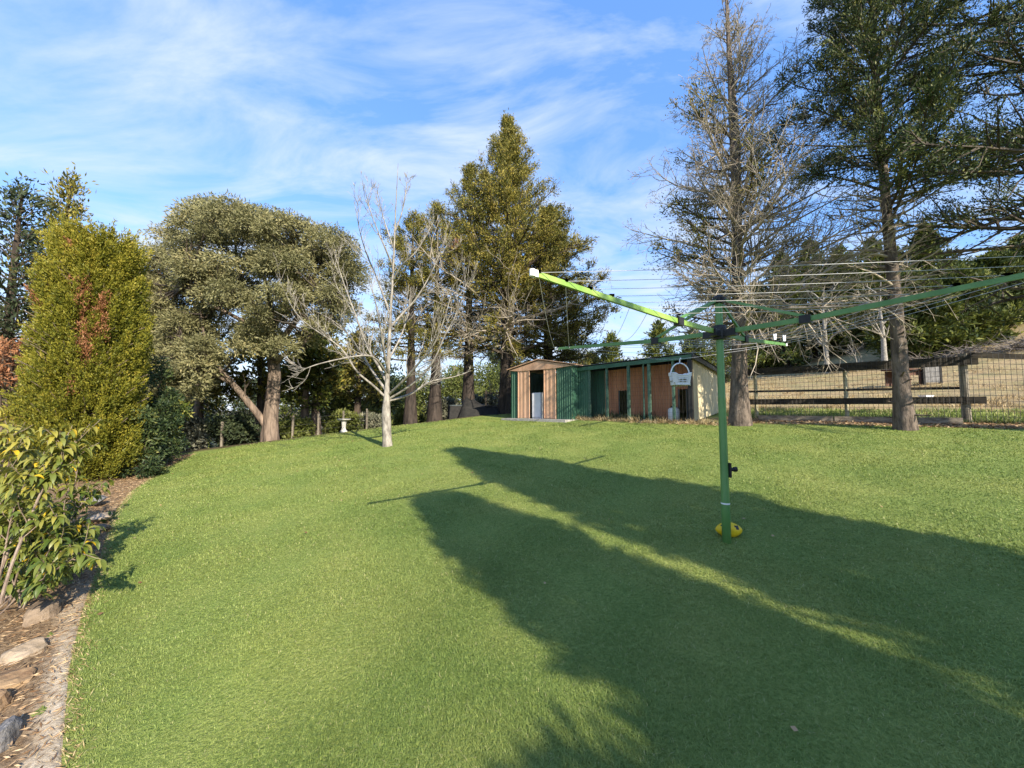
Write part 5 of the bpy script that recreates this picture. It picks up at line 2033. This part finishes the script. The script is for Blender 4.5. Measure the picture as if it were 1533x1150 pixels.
# ------------------------------------------------------------------ leafy shrub at the left edge, close
def near_shrub():
    rng = np.random.default_rng(17)
    Y0 = 2.75
    base = at(8, 930, 2.55)
    base[2] = float(ground(base[0], base[1])) + .12
    T = thing('leafy_shrub', 'shrub with drooping yellow green leaves on thin stems at the near left edge', 'shrub', base)
    st, lf = MB(), MB()
    ends = []

    def A(px, py, dy=0.0):
        return at(px, py, Y0 + dy)
    stems = [
        ([A(0, 905, -.35), A(14, 850, -.3), A(40, 790, -.2), A(60, 735, -.1), A(80, 705, 0), A(92, 680, 0), A(97, 655, .05)], .009),
        ([A(70, 728, -.05), A(88, 708, 0), A(104, 690, .05), A(112, 660, .1)], .006),
        ([A(-5, 880, -.2), A(20, 800, 0), A(35, 755, .1), A(45, 715, .15), A(35, 690, .2)], .007),
        ([A(-10, 900, -.2), A(5, 840, -.15), A(15, 780, -.1), A(28, 740, -.1), A(42, 718, -.1)], .006),
        ([A(5, 870, .2), A(50, 820, .4), A(95, 790, .6), A(120, 760, .8), A(132, 735, .9)], .007),
        ([A(5, 900, .1), A(60, 850, .3), A(100, 810, .4), A(128, 790, .5)], .006),
        ([A(-20, 860, .1), A(-10, 780, .3), A(0, 700, .5), A(15, 650, .6)], .007),
        ([A(-30, 880, 0), A(-25, 780, .1), A(-12, 700, .1), A(2, 640, .1)], .007),
        ([A(10, 890, .5), A(40, 800, .8), A(70, 720, 1.0), A(75, 680, 1.1)], .006),
        ([A(20, 890, .7), A(70, 810, 1.0), A(110, 740, 1.2), A(118, 690, 1.3)], .006),
        ([A(0, 920, -.2), A(30, 890, -.1), A(62, 870, 0), A(85, 850, .1)], .005),
        ([A(0, 910, 0), A(40, 875, .2), A(80, 850, .4), A(105, 830, .5)], .005),
    ]
    for k in range(16):
        x0, x1 = rng.uniform(-25, 40), rng.uniform(-15, 122)
        yt = rng.uniform(660, 840) if x1 < 60 else rng.uniform(720, 850)
        dy = rng.uniform(-.3, .9)
        stems.append(([A(x0, 910, dy * .4), A((x0 + x1) / 2 - 5, (910 + yt) / 2 + 10, dy * .7), A(x1, yt, dy)], .006))
    paths = []
    for l, r in stems:
        p = smooth_path(l, 14)
        st.tube(p, np.linspace(r, r * .4, 14), 6)
        paths.append((p, r))
    tipset = []
    for p, r in paths:
        for k in range(13):
            s, d = point_on(p, rng.uniform(.25, 1.0))
            c = curve(s, side_dir(d, rng, rng.uniform(.5, 1.1)) + np.array([0, 0, .25]), rng.uniform(.10, .24), 4, rng, .12, .06)
            st.tube(c, np.linspace(r * .45, .0016, 5), 4, caps=False)
            tipset.append((c, 1))
        tipset.append((p[-5:], 1))
    V, Fc, Tn = [], [], []
    mats = []
    nv = 0
    for c, _ in tipset:
        for k in range(int(rng.integers(9, 15))):
            s, d = point_on(c, rng.uniform(.25, 1.0))
            a = rng.uniform(0, 6.28)
            out = unit(np.array([math.cos(a), math.sin(a), .35]) + d * .5)
            L = rng.uniform(.065, .112)
            W = L * rng.uniform(.24, .33)
            n = 5
            path = [s]
            dd = out.copy()
            for i in range(n):
                dd = unit(dd + np.array([0, 0, -.42]) * rng.uniform(.7, 1.4))
                path.append(path[-1] + dd * L / n)
            path = np.array(path)
            sd = unit(np.cross(out, [0, 0, 1.0]) + rng.normal(0, .25, 3))
            nrm = np.cross(sd, out)
            wprof = np.array([.08, .62, 1.0, .92, .58, .03]) * W * .5
            left = path + sd * wprof[:, None] + np.array([0, 0, 1.0]) * (wprof * .45)[:, None]
            rt = path - sd * wprof[:, None] + np.array([0, 0, 1.0]) * (wprof * .45)[:, None]
            vv_ = np.concatenate([left, path, rt])
            V.append(vv_)
            i = np.arange(n)
            m1 = n + 1
            f = np.concatenate([np.stack([i, i + 1, m1 + i + 1, m1 + i], -1), np.stack([m1 + i, m1 + i + 1, 2 * m1 + i + 1, 2 * m1 + i], -1)])
            Fc.append(f + nv)
            nv += len(vv_)
            hi = (s[2] - base[2]) / .8
            t = float(np.clip(rng.beta(2, 2.2) * .75 + .35 * hi - .05, 0, 1))
            Tn.append(np.full(len(f), t))
            mats.append(np.full(len(f), 1 if rng.random() < .022 else 0, np.int32))
    lf.add(np.concatenate(V), np.concatenate(Fc), np.concatenate(Tn))
    lf.m = [np.concatenate(mats)]
    st.build('stems', M['stem'], T)
    lf.build('foliage', [M['shrub_leaf'], M['yellow_leaf']], T, smooth=True)
    # grey twiggy undergrowth beside it
    b0 = at(-30, 900, 3.3)
    b0[2] = float(ground(b0[0], b0[1])) + .1
    U = thing('twiggy_shrub', 'dark leafed low shrub with grey twigs under the yellow green leaved one', 'shrub', b0)
    tw, lv = MB(), MB()
    P_, D_ = [], []
    for i in range(90):
        s = b0 + np.array([rng.uniform(-.5, .8), rng.uniform(-.5, .9), 0])
        if in_poly(s[:1] + .32, s[1:2], LAWN)[0]:
            continue
        s[2] = float(ground(s[0], s[1])) + .06
        c = curve(s, (rng.normal(0, .3), rng.normal(0, .3), 1), rng.uniform(.25, .62), 5, rng, .15)
        tw.tube(c, np.linspace(.005, .002, 6), 4, caps=False)
        for k in range(16):
            q, d = point_on(c, rng.uniform(.2, 1))
            P_.append(q + rng.normal(0, .03, 3))
            D_.append(unit(rng.normal(0, 1, 3) + [0, 0, .3]))
    tw.build('stems', M['brush_grey'], U)
    lv.leaves(np.array(P_), np.array(D_), .075, .032, rng, .3, rng.uniform(0, .45, len(P_)))
    lv.build('foliage', M['shrub_leaf'], U)


near_shrub()


# ------------------------------------------------------------------ sky, sun, camera
def world():
    w = bpy.data.worlds.new('World')
    scene.world = w
    w.use_nodes = True
    nt = w.node_tree
    nt.nodes.clear()
    L = nt.links.new
    out = nt.nodes.new('ShaderNodeOutputWorld')
    bg = nt.nodes.new('ShaderNodeBackground')
    sky = nt.nodes.new('ShaderNodeTexSky')
    sky.sky_type = 'NISHITA'
    sky.sun_disc = False
    sky.sun_elevation = SUN_EL
    sky.sun_rotation = SH + math.pi
    sky.air_density = 1.0
    sky.dust_density = .25
    sky.ozone_density = 2.0
    tc = nt.nodes.new('ShaderNodeTexCoord')
    sp = nt.nodes.new('ShaderNodeSeparateXYZ')
    L(tc.outputs['Generated'], sp.inputs[0])

    def math_(op, a, b):
        n = nt.nodes.new('ShaderNodeMath')
        n.operation = op
        for i, v in enumerate((a, b)):
            if isinstance(v, (int, float)):
                n.inputs[i].default_value = v
            else:
                L(v, n.inputs[i])
        return n.outputs[0]
    zz = math_('ADD', math_('MAXIMUM', sp.outputs['Z'], 0.0), .16)
    cx = math_('DIVIDE', sp.outputs['X'], zz)
    cy = math_('DIVIDE', sp.outputs['Y'], zz)
    cb = nt.nodes.new('ShaderNodeCombineXYZ')
    L(cx, cb.inputs[0])
    L(cy, cb.inputs[1])

    def noise(scale, det, rot, st, off, dis=.0, rough=.55):
        mp = nt.nodes.new('ShaderNodeMapping')
        mp.inputs['Rotation'].default_value = (0, 0, rot)
        mp.inputs['Scale'].default_value = st
        mp.inputs['Location'].default_value = off
        L(cb.outputs[0], mp.inputs['Vector'])
        n = nt.nodes.new('ShaderNodeTexNoise')
        n.inputs['Scale'].default_value = scale
        n.inputs['Detail'].default_value = det
        n.inputs['Roughness'].default_value = rough
        n.inputs['Distortion'].default_value = dis
        L(mp.outputs[0], n.inputs['Vector'])
        return n.outputs['Fac']
    a = noise(1.9, 9, .75, (.8, 1.9, 1), (3.1, 1.7, 0), .7, .6)
    b = noise(.75, 4, .2, (1, 1, 1), (.4, 5.2, 0), .3)
    s = math_('ADD', math_('MULTIPLY', a, .72), math_('MULTIPLY', b, .5))
    low = math_('MULTIPLY', math_('SUBTRACT', .52, sp.outputs['Z']), .26)      # thicker towards the horizon
    lf = math_('MULTIPLY', sp.outputs['X'], -.045)
    s = math_('ADD', math_('ADD', s, low), lf)
    r = ramp(nt, s, [(.55, (0, 0, 0)), (.65, (.36, .36, .36)), (.80, (.95, .95, .95))])
    mx = nt.nodes.new('ShaderNodeMix')
    mx.data_type = 'RGBA'
    L(r, mx.inputs['Factor'])
    tn = nt.nodes.new('ShaderNodeMix')
    tn.data_type = 'RGBA'
    tn.inputs['Factor'].default_value = .62
    tn.inputs['B'].default_value = (.36, .82, 2.05, 1)
    hs = nt.nodes.new('ShaderNodeHueSaturation')
    hs.inputs['Saturation'].default_value = 1.05
    hs.inputs['Value'].default_value = 1.0
    L(sky.outputs[0], tn.inputs['A'])
    L(tn.outputs['Result'], hs.inputs['Color'])
    L(hs.outputs[0], mx.inputs['A'])
    mx.inputs['B'].default_value = (1.75, 1.98, 2.35, 1)
    L(mx.outputs['Result'], bg.inputs['Color'])
    bg.inputs['Strength'].default_value = .15
    L(bg.outputs[0], out.inputs[0])


world()
sl = bpy.data.lights.new('sun', 'SUN')
sl.energy = 3.0
sl.angle = math.radians(.5)
sl.color = (1.0, .90, .74)
so = bpy.data.objects.new('sun', sl)
COL.objects.link(so)
so.location = (10, -15, 20)
so.rotation_euler = Vector((SU[0] * math.cos(SUN_EL), SU[1] * math.cos(SUN_EL), -math.sin(SUN_EL))).to_track_quat('-Z', 'Y').to_euler()

cam = bpy.data.cameras.new('camera')
cam.lens = F / 1533 * 36
cam.sensor_width = 36
cam.clip_start = .05
cam.clip_end = 2000
co = bpy.data.objects.new('camera', cam)
COL.objects.link(co)
co.location = (0, 0, CAMZ)
co.rotation_euler = (math.pi / 2 + PIT, 0, 0)
scene.camera = co
scene.view_settings.view_transform = 'Standard'
scene.view_settings.look = 'None'
scene.view_settings.gamma = 1
scene.view_settings.exposure = 1.72
scene.cycles.max_bounces = 5
scene.cycles.transparent_max_bounces = 4
for o in scene.objects:
    if '_o' in o:
        del o['_o']
